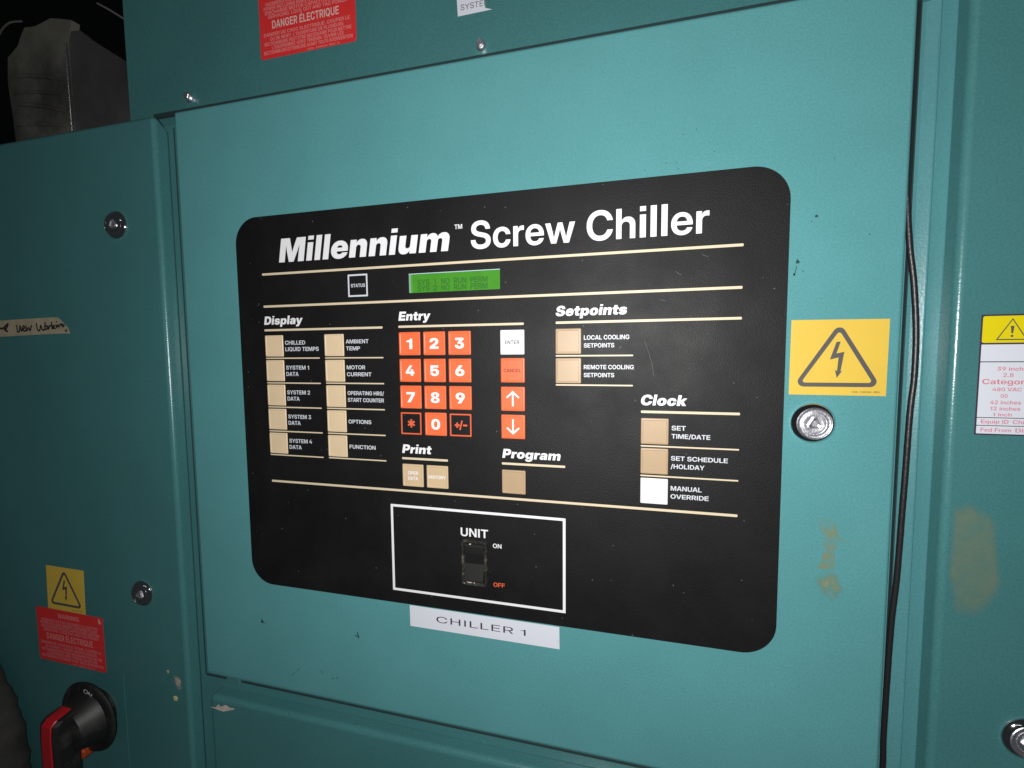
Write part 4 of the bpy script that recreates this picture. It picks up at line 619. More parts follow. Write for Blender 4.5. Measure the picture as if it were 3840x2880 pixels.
dot = lambda r: [(r * math.cos(a), r * 1.15 * math.sin(a)) for a in (0, 1.1, 2.2, 3.3, 4.4, 5.4)]
scuff(413.9, 270.9, dot(0.75)); scuff(411.4, 268.0, dot(0.3))
scuff(404.9, 245.2, dot(1.15)); scuff(404.4, 241.0, [(0.4, 2.2), (0.1, 0), (-0.6, -3.0), (-1.3, -3.6), (-0.4, -0.4), (0, 2)])
scuff(403.3, 237.9, dot(0.7)); scuff(408.0, 239.6, dot(0.4)); scuff(441, 258.6, dot(0.35))
scuff(7.0, -34.6, [(-1.2, 1.8), (0.2, 1.0), (1.2, -1.6), (-2.4, -1.8), (-1.0, 0)]); scuff(9.6, -35.6, dot(0.5))
scuff(99.6, -32.8, [(-0.4, 3.2), (0.3, 2.2), (0.6, 0), (1.8, -1.4), (0.6, -2.6), (-0.3, -1)]); scuff(98.0, -33.4, dot(0.7))
scuff(38.6, -74.4, [(4.6, 4.4), (3.6, 3.0), (-5.6, -4.9), (-3.0, -3.2), (2.8, 2.9)])
scuff(63.8, -69.6, [(-0.7, 0.9), (0.6, 0.2), (2.4, -1.9), (0.2, -0.2)])
scuff(74.8, -73.8, dot(0.55)); scuff(78.7, -72.6, dot(0.5))
for px, pz in ((340.3, 326.0), (347.6, 328.2), (357.9, 313.8), (330.2, 310.1), (336.4, 309.6), (337.3, 305.7), (317.5, 307.1)): scuff(px, pz, dot(0.33))
scuff(422.1, 302.3, [(0.7, 0.9), (-0.7, -0.8), (-0.2, 0.2)]); scuff(296.3, -79.6, [(-0.6, 0.9), (0.6, -1.0), (0, 0)])
for px, pz in ((460.0, 60.0),): pass

def stain(name, outline, material, y=-0.05, steps=12, label=None, rim=4.0):
    """stain film; the vertex colour 'fade' runs from 0 at its rim to 1 inside so that it has no hard border"""
    c = (sum(p[0] for p in outline) / len(outline), sum(p[1] for p in outline) / len(outline))
    o = blob([(p.x, p.y) for p in smooth_path([(x, z, 0) for x, z in outline + outline[:1]], 4)[:-1]], y, n=1, jit=0.03)
    bm = bmesh.new(); lay = bm.verts.layers.float.new('fade')
    rows = []
    for k in range(steps):
        s = 1 - k / steps
        row = [V(bm, c[0] + (x - c[0]) * s, y, c[1] + (z - c[1]) * s) for x, z in o]
        for v in row: v[lay] = min(1.0, k / rim)
        rows.append(row)
    for a, b in zip(rows, rows[1:]):
        for i in range(len(a)):
            j = (i + 1) % len(a); bm.faces.new((a[i], a[j], b[j], b[i]))
    bm.faces.new(rows[-1])
    return obj(name, bm, material, cab, label)
stain('stain', [(421, 92), (425, 91), (430.5, 91), (431.5, 84), (434, 80), (438.5, 78.5), (438.5, 77), (433.5, 77), (432, 72.5), (428, 70.8), (424, 72), (423.5, 80), (421, 86)], M['stain'], rim=2.5, label='brown rust stain below the lock')
stain('stain', [(424, 71), (430, 71), (431, 62), (427, 59.5), (420.5, 60.5), (423, 64)], M['stain'], rim=2.5, label='small brown stain')
stain('stain', [(421, 58), (431, 59), (436, 50), (434, 40), (427, 42), (421, 50)], mat('faint_stain', (0.25, 0.30, 0.17), 0.6, alpha_noise=(90, 0.47, 0.75)), label='faint speckled stain')
stain('stain', [(487.5, 103.8), (491.5, 106.5), (496.3, 107), (500, 104.5), (506.5, 99.5), (509, 88), (511.5, 67.1), (512.5, 58), (507, 45), (498, 39.5), (491, 42), (489.5, 52), (487.2, 64.6), (487, 85)], M['stain2'], rim=2.6, label='large olive stain on the right door')
stain('paint_chip', [(-96.5, -101), (-91, -102), (-87.4, -104.5), (-87.2, -110), (-88.2, -115.6), (-92.5, -115.0), (-95.5, -108)], mat('worn_primer', (0.46, 0.42, 0.34), 0.7, alpha_noise=(120, 0.36, 0.55)), label='worn bare patch by the fold of the left door')

# ================================================================ the keypad panel
kp = thing('keypad_panel', 'black rounded keypad panel with title, green display, beige and orange keys', 'control panel', (200, -0.8, 151))
FY = -0.8                        # front of the faceplate
LY = FY - 0.06                   # print on it
bm = bmesh.new()
outer = rounded(0, 400, 0, 302.2, 20.5, 14)
hole = rounded(152.9, 222.0, 237.1, 250.9, 0.4, 2)
sheet(bm, [outer, hole], FY)
a = [V(bm, x, FY, z) for x, z in outer]; b = [V(bm, x, 0.1, z) for x, z in outer]
for i in range(len(outer)):
    j = (i + 1) % len(outer); bm.faces.new((a[i], b[i], b[j], a[j]))
bmesh.ops.remove_doubles(bm, verts=bm.verts, dist=1e-7)
obj('faceplate', bm, M['face'], kp)

# display: recessed window
bm = bmesh.new()
hl = rounded(152.9, 222.0, 237.1, 250.9, 0.4, 2)
a = [V(bm, x, FY, z) for x, z in hl]; b = [V(bm, x, 1.95, z) for x, z in hl]
for i in range(len(hl)):
    j = (i + 1) % len(hl); bm.faces.new((a[j], b[j], b[i], a[i]))
win = obj('window_edge', bm, M['lcdwall'], kp)
bm = bmesh.new(); sheet(bm, [rounded(152.7, 222.2, 236.9, 251.1, 0.3, 2)], 1.9); disp = obj('display', bm, M['lcd'], kp)
bm = bmesh.new(); sheet(bm, [[(152.9, 250.4), (222.0, 250.4), (222.0, 250.9), (152.9, 250.9)]], FY - 0.02); obj('window_rim', bm, M['lcdwall'], kp)
def lcd_row(zb, s_list):
    for s, x0, x1 in s_list:
        text(s, 'bold', x0, x1, zb, 4.0, 1.85, M['lcdtext'], disp, 'lettering')
# the rows slope very slightly, as the panel is a touch askew behind its window
lcd_row(242.9, [('SYS', 158.3, 167.9), ('1', 171.6, 172.9), ('NO', 177.2, 183.5), ('RUN', 186.9, 196.3), ('PERM', 199.4, 212.1)])
lcd_row(238.35, [('SYS', 158.3, 167.9), ('2', 170.7, 173.5), ('NO', 177.2, 183.5), ('RUN', 186.9, 196.3), ('PERM', 199.4, 212.1)])

# title and rules
text('Millennium', 'black', 40.9, 185.3, 265.4, 18.2, LY, M['white'], kp, 'title', shear=0.15)
text('TM', 'bold', 189.1, 194.9, 280.0, 3.2, LY, M['white'], kp, 'lettering')
text('Screw Chiller', 'bold', 201.2, 355.8, 265.4, 18.9, LY, M['white'], kp, 'title')
for x0, x1, z in ((24.2, 375.4, 256.9), (24.2, 375.4, 231.5), (24.4, 376.0, 89.3)): bar('rule_line', x0, x1, z, 1.7, LY, M['cream'], kp)
for x0, x1, z in ((24.0, 130.3, 212.6), (143.4, 238.7, 212.8), (260.8, 375.5, 212.9), (143.7, 180.8, 114.3), (222.0, 267.2, 114.5), (316.8, 375.9, 153.9)):
    bar('rule_line', x0, x1, z, 1.6, LY, M['cream'], kp)
for z in (190.1, 170.2, 150.6, 130.9, 111.3): bar('rule_line', 24.3, 74.8, z, 0.95, LY, M['cream'], kp)
for z in (190.1, 170.5, 150.7, 131.0, 111.4): bar('rule_line', 79.7, 130.3, z, 0.95, LY, M['cream'], kp)
for z in (190.6, 170.9): bar('rule_line', 260.8, 311.5, z, 0.95, LY, M['cream'], kp)
for z in (131.4, 111.7): bar('rule_line', 316.9, 375.9, z, 0.95, LY, M['cream'], kp)
for s, x0, x1, zb, cp in (('Display', 24.0, 60.6, 217.0, 6.6), ('Entry', 143.6, 169.4, 217.2, 6.6), ('Setpoints', 260.9, 307.4, 217.3, 6.7),
                      ('Clock', 316.8, 345.0, 158.2, 6.8), ('Print', 143.8, 168.0, 118.3, 6.6), ('Program', 222.3, 264.0, 118.6, 6.5)):
    text(s, 'black', x0, x1, zb, cp, LY, M['white'], kp, 'heading', shear=0.16)
ring_outline('box_outline', 132.9, 267.4, 10.0, 78.2, 1.9, LY, M['white'], kp)
text('UNIT', 'bold', 189.8, 211.0, 58.5, 6.3, LY, M['white'], kp, 'heading')
text('ON', 'bold', 214.5, 221.0, 51.9, 3.2, LY, M['white'], kp, 'lettering')
text('OFF', 'bold', 214.6, 223.2, 22.8, 3.2, LY, M['orangeprint'], kp, 'lettering')

# keys
KT = FY - 0.55                   # rim of a key
KP = KT + 0.22                   # its slightly sunken middle
def key(x, z, material, w=17.2, label=None, legend=None):
    """one embossed key, x and z of its lower left corner"""
    bm = bmesh.new()
    q = lambda i, r: rounded(x + i, x + w - i, z + i, z + 17.1 - i, r, 2)
    loops_mesh(bm, [(q(1.55, 0.3), KP), (q(1.15, 0.4), KT - 0.02), (q(0.75, 0.5), KT), (q(0.35, 0.6), KT + 0.08), (q(0.12, 0.6), KT + 0.3), (q(0, 0.6), FY)], True)
    return auto_smooth(obj('key', bm, material, kp, label), 20)
def legend(o, s, weight, xc, width, zb, cap, material, **kw):
    text(s, weight, xc - width / 2, xc + width / 2, zb, cap, KP - 0.05, material, o, 'legend', **kw)
def side(s, x0, x1, zb, cap=3.15): text(s, 'bold', x0, x1, zb, cap, LY, M['grey'], kp, 'lettering')

rowsD = (191.4, 171.6, 151.8, 132.2, 112.5)
namesA = (('CHILLED', 'LIQUID TEMPS'), ('SYSTEM 1', 'DATA'), ('SYSTEM 2', 'DATA'), ('SYSTEM 3', 'DATA'), ('SYSTEM 4', 'DATA'))
for z, (a, b) in zip(rowsD, namesA):
    key(24.3, z, M['cream_key'], label='plain beige key for ' + (a if a != 'CHILLED' else 'CHILLED LIQUID TEMPS'))
    side(a, 43.2, 62.0 if a == 'CHILLED' else 64.6, z + 9.4)
    side(b, 43.2, 74.2 if 'LIQ' in b else 54.7, z + 4.3)
namesB = (('AMBIENT', 98.5, 118.2, 'TEMP', 110.7), ('MOTOR', 98.6, 114.6, 'CURRENT', 119.8), ('OPERATING HRS/', 98.6, 129.9, 'START COUNTER', 129.7), ('OPTIONS', 98.5, 118.4, None, 0), ('FUNCTION', 98.7, 121.4, None, 0))
for z, (a, x0, x1, b, x2) in zip(rowsD, namesB):
    key(79.6, z, M['cream_key'], label='plain beige key for ' + a)
    if b: side(a, x0, x1, z + 9.7, 2.95); side(b, 98.6, x2, z + 4.4, 2.95)
    else: side(a, x0, x1, z + 7.1, 3.0)

colN = (143.6, 163.2, 182.8); rowN = (191.7, 172.0, 152.2, 132.5)
digits = '123456789'
for i, dg in enumerate(digits):
    x, z = colN[i % 3], rowN[i // 3]
    k = key(x, z, M['orange'], label='orange key ' + dg)
    legend(k, dg, 'black', x + 8.6, 4.6 if dg == '1' else 7.0, z + 4.6, 7.7, M['white'])
k = key(163.2, 132.5, M['orange'], label='orange key 0'); legend(k, '0', 'black', 171.8, 7.0, 137.1, 7.7, M['white'])
for x, s, w_, zb in ((143.6, '*', 6.2, 133.6), (182.8, '+/-', 9.6, 138.2)):
    k = key(x, 132.5, M['face'], label='black key with orange rim and ' + ('star' if s == '*' else 'plus minus sign'))
    bm = bmesh.new(); sheet(bm, [rounded(x + 0.3, x + 16.9, 132.8, 149.3, 0.4, 2), rounded(x + 1.35, x + 15.85, 133.85, 148.25, 0.2, 2)], KT - 0.05); obj('legend', bm, M['orangeprint'], k)
    if s == '*':
        bm = bmesh.new()
        for q in range(3):
            a = math.radians(90 + 60 * q); c_, s_ = math.cos(a), math.sin(a)
            L_, t_ = 3.1, 0.72
            sheet(bm, [[(x + 8.6 + c_ * u - s_ * v, 141.1 + s_ * u + c_ * v) for u, v in ((-L_, -t_), (L_, -t_), (L_, t_), (-L_, t_))]], KP - 0.05 - 0.012 * q)
        obj('legend', bm, M['orangeprint'], k)
    else:
        bm = bmesh.new()
        sheet(bm, [[(186.8, 140.2), (190.6, 140.2), (190.6, 141.5), (186.8, 141.5)]], KP - 0.05)
        sheet(bm, [[(188.05, 138.9), (189.35, 138.9), (189.35, 142.8), (188.05, 142.8)]], KP - 0.065)
        sheet(bm, [[(190.2, 137.4), (191.3, 137.4), (193.0, 144.3), (191.9, 144.3)]], KP - 0.05)
        sheet(bm, [[(193.2, 140.2), (196.4, 140.2), (196.4, 141.5), (193.2, 141.5)]], KP - 0.05)
        obj('legend', bm, M['orangeprint'], k)
k = key(221.8, 191.7, M['whitekey'], label='white ENTER key'); legend(k, 'ENTER', 'bold', 230.3, 10.4, 198.9, 2.6, M['darkprint'])
k = key(221.9, 172.2, M['orange'], label='orange CANCEL key'); legend(k, 'CANCEL', 'bold', 230.3, 12.6, 179.4, 2.4, M['redprint'])
for zc, sg, nm in ((160.8, 1, 'up'), (141.1, -1, 'down')):
    k = key(221.9, zc - 8.6, M['orange'], label='orange key with ' + nm + ' arrow')
    bm = bmesh.new(); t = 0.62
    sheet(bm, [[(230.5 - t, zc - sg * 5.3), (230.5 + t, zc - sg * 5.3), (230.5 + t, zc + sg * 4.6), (230.5 - t, zc + sg * 4.6)]], KP - 0.05)
    for q in (-1, 1):
        sheet(bm, [[(230.5, zc + sg * 5.6), (230.5, zc + sg * 3.9), (230.5 + q * 4.0, zc + sg * 0.3), (230.5 + q * 4.8, zc + sg * 1.2)]], KP - 0.065 - 0.01 * (q > 0))
    obj('legend', bm, M['white'], k)
k = key(143.8, 93.0, M['tan_key'], label='beige OPER DATA key'); legend(k, 'OPER', 'bold', 152.6, 8.4, 102.1, 2.6, M['white']); legend(k, 'DATA', 'bold', 152.5, 8.1, 98.1, 2.5, M['white'])
k = key(163.6, 93.0, M['tan_key'], label='beige HISTORY key'); legend(k, 'HISTORY', 'bold', 172.1, 13.7, 100.1, 2.4, M['white'])
key(222.0, 93.0, M['beige'], label='plain beige key under Program')
key(260.7, 191.8, M['beige'], label='plain beige key for LOCAL COOLING'); key(260.7, 172.0, M['beige'], label='plain beige key for REMOTE COOLING')
side('LOCAL COOLING', 279.7, 309.0, 201.2, 2.9); side('SETPOINTS', 279.7, 299.5, 196.0, 2.8)
side('REMOTE COOLING', 279.7, 312.0, 181.6, 2.8); side('SETPOINTS', 279.7, 299.6, 176.3, 2.8)
key(316.9, 132.7, M['beige'], label='plain beige key for SET TIME/DATE'); key(316.9, 113.0, M['beige'], label='plain beige key for SET SCHEDULE')
key(317.0, 93.1, M['whitekey'], label='plain white key for MANUAL OVERRIDE')
side('SET', 335.9, 344.5, 142.3, 3.0); side('TIME/DATE', 335.9, 359.1, 137.0, 2.9)
side('SET SCHEDULE', 335.8, 369.6, 122.6, 2.9); side('/HOLIDAY', 335.7, 356.1, 117.3, 2.9)
side('MANUAL', 335.9, 354.7, 102.8, 3.0); side('OVERRIDE', 335.9, 358.9, 97.5, 2.9)
# STATUS key: black with a pale outline
k = key(102.2, 235.8, M['face'], label='black STATUS key with white outline')
bm = bmesh.new(); sheet(bm, [rounded(102.5, 119.2, 236.1, 252.8, 0.3, 2), rounded(103.7, 118.0, 237.3, 251.6, 0.2, 2)], KT - 0.05); obj('legend', bm, M['grey'], k)
legend(k, 'STATUS', 'bold', 110.9, 12.0, 243.2, 2.5, M['grey'])

# rocker switch
bm = bmesh.new()
ro = lambda i, r: rounded(190.4 + i, 210.4 - i, 22.0 + i, 56.4 - i, r, 6)
loops_mesh(bm, [(ro(2.6, 0.8), 0.0), (ro(2.5, 0.8), FY - 0.9), (ro(2.2, 1.2), FY - 1.9), (ro(1.6, 1.4), FY - 2.5), (ro(1.0, 1.6), FY - 2.6), (ro(0.4, 2.0), FY - 2.1), (ro(0.1, 2.1), FY - 1.3), (ro(0, 2.2), FY)], False)
bm.normal_update()
sw = auto_smooth(obj('switch_bezel', bm, M['blackplastic'], kp), 40)
bm = bmesh.new()
prof = [(53.8, 0.5), (53.4, -0.2), (51.6, -1.6), (50.6, -1.7), (39.6, 0.35), (38.2, -0.9), (26.6, -3.9), (25.6, -3.7), (24.9, -1.5), (24.7, 0.5)]
rows = [[V(bm, x, yy, zz) for x in (193.1, 193.5, 207.3, 207.7)] for zz, yy in prof]
for a, b in zip(rows, rows[1:]):
    for i in range(3): bm.faces.new((a[i], b[i], b[i + 1], a[i + 1]))
for side_i in (0, 3):
    f = [r[side_i] for r in rows]
    bm.faces.new(f if side_i else list(reversed(f)))
auto_smooth(obj('rocker', bm, M['rocker'], sw), 25)

for px, pz, rr in ((195.4, 24.9, 0.5), (196.8, 24.6, 0.8), (198.3, 24.8, 0.45), (200.4, 24.6, 0.35), (194.6, 25.3, 0.3), (197.6, 53.6, 0.5)):
    bm = bmesh.new(); prism(bm, [[(px + rr * 1.6 * math.cos(a_), pz + rr * math.sin(a_)) for a_ in (0.2, 1.2, 2.3, 3.1, 4.0, 5.3)]], FY - 1.9, FY); obj('lint', bm, M['chip'], sw)
for pts_, w_ in (([(318.5, 200), (321.0, 193), (323.5, 184), (324.6, 177)], 0.16), ([(304, 196.5), (303.0, 195.6)], 0.5), ([(337, 243), (340, 240.6)], 0.22), ([(352, 252.5), (355.5, 251)], 0.2), ([(328, 226), (331, 224.8)], 0.2)):
    bm = bmesh.new()
    for p0_, p1_ in zip(pts_, pts_[1:]):
        d_ = (Vector(p1_) - Vector(p0_)).normalized(); n_ = Vector((-d_.y, d_.x)) * w_ / 2
        sheet(bm, [[tuple(Vector(p0_) - n_), tuple(Vector(p1_) - n_), tuple(Vector(p1_) + n_), tuple(Vector(p0_) + n_)]], LY)
    obj('scratch', bm, M['scratch'], kp)

# ================================================================ stickers and labels
def rect(x0, x1, z0, z1, r=0.6, skew=0.0):
    return [(x + skew * (z - z0), z) for x, z in rounded(x0, x1, z0, z1, r, 3)]
def sticker_base(t, outline, y, material, name='backing', th=0.15):
    bm = bmesh.new(); prism(bm, [outline], y - th, y + 0.05); return obj(name, bm, material, t)

def hazard(t, x0, z0, s, y, ys=1.0):
    """triangle and bolt symbol on a 50 x 44.4 sticker whose lower left corner is x0, z0"""
    P = lambda x, z: (x0 + x * s, z0 + z * s * ys)
    def roundtri(ins, r):
        apex = Vector((25.3, 42.8 - ins * 2.0)); bl = Vector((1.9 + ins * 1.75, 4.9 + ins)); br = Vector((47.4 - ins * 1.75, 4.9 + ins))
        out = []
        for a, b, c in ((bl, br, apex), (br, apex, bl), (apex, bl, br)):
            u = (a - b).normalized(); v = (c - b).normalized()
            ang = u.angle(v); d = r / math.tan(ang / 2)
            p1, p2 = b + u * d, b + v * d
            bis = (u + v).normalized(); cc = b + bis * (r / math.sin(ang / 2))
            a1 = math.atan2(*(p1 - cc).yx); a2 = math.atan2(*(p2 - cc).yx)
            while a2 - a1 > math.pi: a2 -= 2 * math.pi
            while a2 - a1 < -math.pi: a2 += 2 * math.pi
            for k in range(7):
                q = a1 + (a2 - a1) * k / 6; out.append(P(cc.x + r * math.cos(q), cc.y + r * math.sin(q)))
        return out
    bm = bmesh.new(); sheet(bm, [roundtri(0, 3.2), roundtri(2.45, 1.2)], y - 0.2); obj('triangle', bm, M['symbol'], t)
    bm = bmesh.new()
    bolt = [(24.0, 31.4), (26.1, 31.5), (24.2, 24.6), (28.2, 25.5), (26.6, 14.0), (27.6, 14.6), (24.8, 10.2), (23.7, 15.0), (24.8, 14.2), (25.3, 22.2), (20.9, 21.0)]
    sheet(bm, [[P(x, z) for x, z in bolt]], y - 0.2); obj('bolt_symbol', bm, M['symbol'], t)
    bm = bmesh.new(); letters(bm, '035-11003A-REV.', 'bold', x0 + 32.8 * s, x0 + 47.2 * s, z0 + 1.5 * s * ys, 1.0 * s, y - 0.2); obj('lettering', bm, M['symbol'], t)

t = thing('hazard_sticker', 'large yellow sticker with black lightning triangle right of the black keypad', 'sticker', (427.7, 0, 188), 'yellow lightning triangle stickers')
sticker_base(t, [(402.6, 166.5), (452.6, 166.2), (452.8, 210.5), (402.8, 211.0)], 0, M['yellow'])
hazard(t, 402.7, 166.4, 1.0, 0)
t = thing('hazard_sticker', 'small looking yellow lightning sticker on the dark left door above a red sticker', 'sticker', (-228, 0, -36), 'yellow lightning triangle stickers')
sticker_base(t, [(-254.2, -59.0), (-203.0, -59.0), (-201.2, -14.3), (-252.4, -14.3)], 0, M['yellow'])
hazard(t, -253.2, -58.7, 1.0, 0)

RED = [('WARNING', 27, 64, 45.8, 4.4, 'palepink')]
TXT = [
 ('HAZARDOUS VOLTAGE. DISCONNECT ALL ELECTRIC', 7, 84, 41.6), ('POWER INCLUDING REMOTE DISCONNECTS AND', 5, 83, 38.2),
 ('DISCHARGE MOTOR CAPACITORS BEFORE', 6, 86, 34.8), ('SERVICING. LOCK OUT AND TAG POWER', 9, 84, 31.4)]
TXT2 = [
 ('DANGER DE CHOC ELECTRIQUE. COUPER LE', 4.0, 86.0, 17.6), ('OU DE MORT. L\'OUVERTURE DE PLUSIEURS', 10.0, 80.0, 13.9),
 ('SECTIONNEURS PEUT ETRE NECESSAIRE POUR METTRE', 4.0, 87.0, 10.3), ('L\'EQUIPEMENT HORS TENSION. OUVRIR LES', 11.5, 80.0, 6.9),
 ('SECTIONNEURS EXTERIEURS AVANT TOUTE INTERVENTION', 3.2, 88.0, 3.4)]
def danger_sticker(label, x0, z0, y, w=91.3, shear=0.0, small=M['pink'], head=M['palepink'], slant=0.0, curled=False):
    t = thing('warning_sticker', label, 'sticker', (x0 + w / 2, y, z0 + 27), 'red electrical danger stickers')
    F = lambda x, z: (x0 + x + slant * z, z0 + z)
    o = [F(x, z) for x, z in rounded(0, w, 0, 55.5, 2.5, 4)]
    sticker_base(t, o, y, M['red'])
    rows_ = [('WARNING', 30.5, 59.5, 47.0, 4.6, head)] + [(s, a, b, z, 2.8, small) for s, a, b, z in TXT] \
        + [('DANGER ÉLECTRIQUE', 12.6, 76.2, 23.2, 6.2, head)] + [(s, a, b, z, 2.75, small) for s, a, b, z in TXT2] + [('035-11003A  REV. A', 46, 76, 0.7, 1.4, small)]
    for s, a, b, z, cp, mm in rows_:
        bm = bmesh.new(); letters(bm, s, 'bold', x0 + a + slant * z, x0 + b + slant * z, z0 + z, cp, y - 0.2, track=30); obj('lettering', bm, mm, t)
    return t
danger_sticker('red danger sticker with white French text on the recessed panel at the top', 5.9, 440.6, 29)
t = danger_sticker('red danger sticker with faded text low on the dark left door', -272.1, -114.7, 0, small=M['rose'], head=M['pink'])
bm = bmesh.new(); sheet(bm, [[(-185.4, -59.9), (-182.8, -60.6), (-181.6, -64.6), (-184.2, -65.4)]], -1.2); obj('curled_corner', bm, mat('sticker_back', (0.80, 0.36, 0.30), 0.5), t)

t = thing('name_label', 'white printed label reading CHILLER 1 below the keypad', 'label', (204.7, 0, -9.5))
sticker_base(t, [(146.6, -17.7), (263.0, -17.7), (262.8, -1.3), (146.4, -1.0)], 0, M['label'])
text('CHILLER', 'regular', 168.5, 229.0, -11.6, 4.9, -0.2, M['ink'], t, track=60)
text('1', 'regular', 234.6, 238.3, -11.6, 4.6, -0.2, M['ink'], t)
t = thing('name_label', 'torn white label reading SYSTEM on the upper panel', 'label', (195, 29, 450))
sticker_base(t, [(183.0, 443.1), (209.6, 443.2), (206.5, 447.5), (206.8, 449.0), (204.4, 451.0), (204.6, 456.5), (182.3, 456.8)], 29, M['label'])
text('SYSTEM', 'regular', 185.3, 207.6, 446.8, 4.0, 28.8, M['symbol'], t, track=40)
bm = bmesh.new(); sheet(bm, [[(204.4, 445.0), (209.8, 443.1), (206.6, 447.4), (207.0, 449.0), (204.3, 451.2)]], 28.75); obj('torn_edge', bm, M['cab'], t)

t = thing('masking_tape', 'strip of cream masking tape with black handwriting on the left door', 'tape', (-250, 0, 221))
ol = [(-330, 212.0), (-290.0, 212.7), (-262, 213.4), (-235, 214.0), (-210, 214.4), (-194.3, 214.2), (-196.5, 219.5), (-202, 224.5), (-204.6, 226.6), (-208.4, 229.4), (-222, 229.6), (-250, 229.2), (-288.0, 228.4), (-330, 228)]
sticker_base(t, ol, 0, M['tape'], 'backing', 0.25)
def scrawl(pts_list):
    bm = bmesh.new(); q = 0
    for pts, w_ in pts_list:
        pts = [Vector((p[0], p[1])) for p in smooth_path([(a, b, 0) for a, b in pts], 4)]
        for i, (a, b) in enumerate(zip(pts, pts[1:])):
            d = (b - a); d = d.normalized() if d.length else Vector((1, 0)); w_ = w_ * 1.25 if i == 0 else w_; n = Vector((-d.y, d.x)) * w_ / 2; e = d * w_ * 0.3
            q += 1
            sheet(bm, [[tuple(a - e - n), tuple(b + e - n), tuple(b + e + n), tuple(a - e + n)]], -0.3 - 0.0025 * (q % 40))
    obj('handwriting', bm, M['marker'], t)
scrawl([([(-291, 222.5), (-286, 220.5), (-281, 222.5), (-276.5, 225), (-279, 221), (-282, 219.5), (-278, 217.8)], 1.6),
        ([(-264.5, 223.0), (-264, 217.5), (-261.5, 217.6), (-259.6, 222.6), (-258.6, 218), (-256.8, 219)], 1.3),
        ([(-257.0, 219.6), (-253.6, 220.6), (-255, 222.6), (-257, 220), (-254.6, 217.7), (-252, 218.2)], 1.2),
        ([(-251.8, 222.4), (-251, 218.0), (-248.4, 220.6), (-246.4, 217.9), (-244.2, 222.8)], 1.3),
        ([(-237.2, 224.4), (-236.4, 218.6), (-233.4, 218.0), (-231.6, 222.6), (-229.8, 218.4), (-226.4, 219), (-225.6, 225.2)], 1.3),
        ([(-226.6, 221.4), (-224.2, 222.0), (-223.0, 219.6), (-225.2, 218.6), (-226.6, 220.6)], 1.2),
        ([(-222.2, 222.0), (-221.6, 218.8), (-219.8, 221.6), (-218.2, 222.0)], 1.2),
        ([(-217.0, 225.2), (-216.4, 219.0), (-213.4, 222.0), (-215.6, 220.6), (-212.4, 219.0)], 1.3),
        ([(-211.2, 222.4), (-210.6, 220.0), (-208.8, 222.6), (-207.6, 220.6), (-205.2, 223.2), (-201.4, 222.2)], 1.1),
        ([(-210.6, 225.4), (-210.0, 225.6)], 1.0), ([(-204.8, 222.6), (-202.4, 220.6), (-200.4, 222.2)], 1.1), ([(-200.4, 217.6), (-198.6, 216.2), (-197.6, 218.4)], 0.9)])

t = thing('warning_label', 'white label with yellow header and red print at the right edge', 'label', (525, 0, 178))
sticker_base(t, rect(495.2, 560, 145.4, 211.6, 0.5), 0, M['ink'], 'border', 0.10)
bm = bmesh.new(); prism(bm, [rounded(496.0, 559.2, 196.2, 210.7, 0.9, 3)], -0.22, -0.05); obj('header', bm, M['yellow2'], t)
for z0, z1 in ((186.1, 195.3), (155.3, 185.6), (150.9, 154.9), (146.2, 150.5)):
    bm = bmesh.new(); prism(bm, [rounded(496.0, 559.2, z0, z1, 0.2, 2)], -0.2, -0.05); obj('backing', bm, M['label'], t)
bm = bmesh.new()
sheet(bm, [[(502.0, 197.6), (516.0, 197.6), (509.0, 209.4)], [(503.0, 198.2), (509.0, 208.4), (515.0, 198.2)]], -0.27)
sheet(bm, [[(508.3, 205.2), (509.9, 205.2), (509.5, 201.2), (508.7, 201.2)]], -0.27)
sheet(bm, [rounded(508.5, 509.7, 199.2, 200.4, 0.5, 3)], -0.27); obj('warning_triangle', bm, M['symbol'], t)
text('Arc Flash'[:3], 'bold', 516.6, 523.5, 190.2, 3.0, -0.26, M['ink'], t)
pk = mat('faded_red_print', (0.62, 0.20, 0.27), 0.5)
for s, x0, x1, zb, cp in (('39 inches', 503.6, 518.6, 181.0, 2.1), ('2.8', 506.4, 511.0, 177.6, 2.1), ('Category 1', 497.3, 522.0, 173.6, 2.9), ('480 VAC', 502.0, 515.0, 169.8, 2.0),
                          ('00', 505.9, 509.0, 166.2, 2.0), ('42 inches', 501.4, 515.0, 162.6, 2.1), ('12 inches', 501.6, 514.9, 159.2, 2.1), ('1 inch', 503.0, 511.4, 156.0, 1.9),
                          ('Equip ID', 497.9, 510.2, 151.9, 2.1), ('Chiller', 512.0, 522.0, 151.9, 2.1), ('Fed From', 497.9, 511.6, 147.3, 2.1), ('Distr', 513.4, 522.0, 147.3, 2.1)):
    text(s, 'bold', x0, x1, zb, cp, -0.26, pk, t)

# ================================================================ cable in the gap
proj = [(457.2, 420), (457.4, 300), (458.6, 272), (460.6, 250), (462.3, 238.0), (463.6, 228.0), (465.2, 209.8), (465.9, 195.2), (465.9, 176.3), (465.1, 163.7), (464.6, 150.1), (464.1, 119.7), (463.6, 99.1), (462.7, 60.2), (461.2, 31.6), (460.5, -4.7), (460.2, -41.6), (460.6, -61.0), (461.2, -140), (462, -300)]
def lift(x, z, y):           # the point of the line of sight through the wall point (x, z) that lies at depth y
    s = (y - CAM.y) / (0 - CAM.y)
    return (CAM.x + (x - CAM.x) * s, y, CAM.z + (z - CAM.z) * s)
pts = smooth_path([lift(x, z, 7.6) for x, z in proj], 14)
bm = bmesh.new()
tube(bm, pts, 1.72, seg=20, rfun=lambda i: 1.62 * (1 + 0.018 * math.sin(i * 1.9) + 0.012 * math.sin(i * 0.7)))
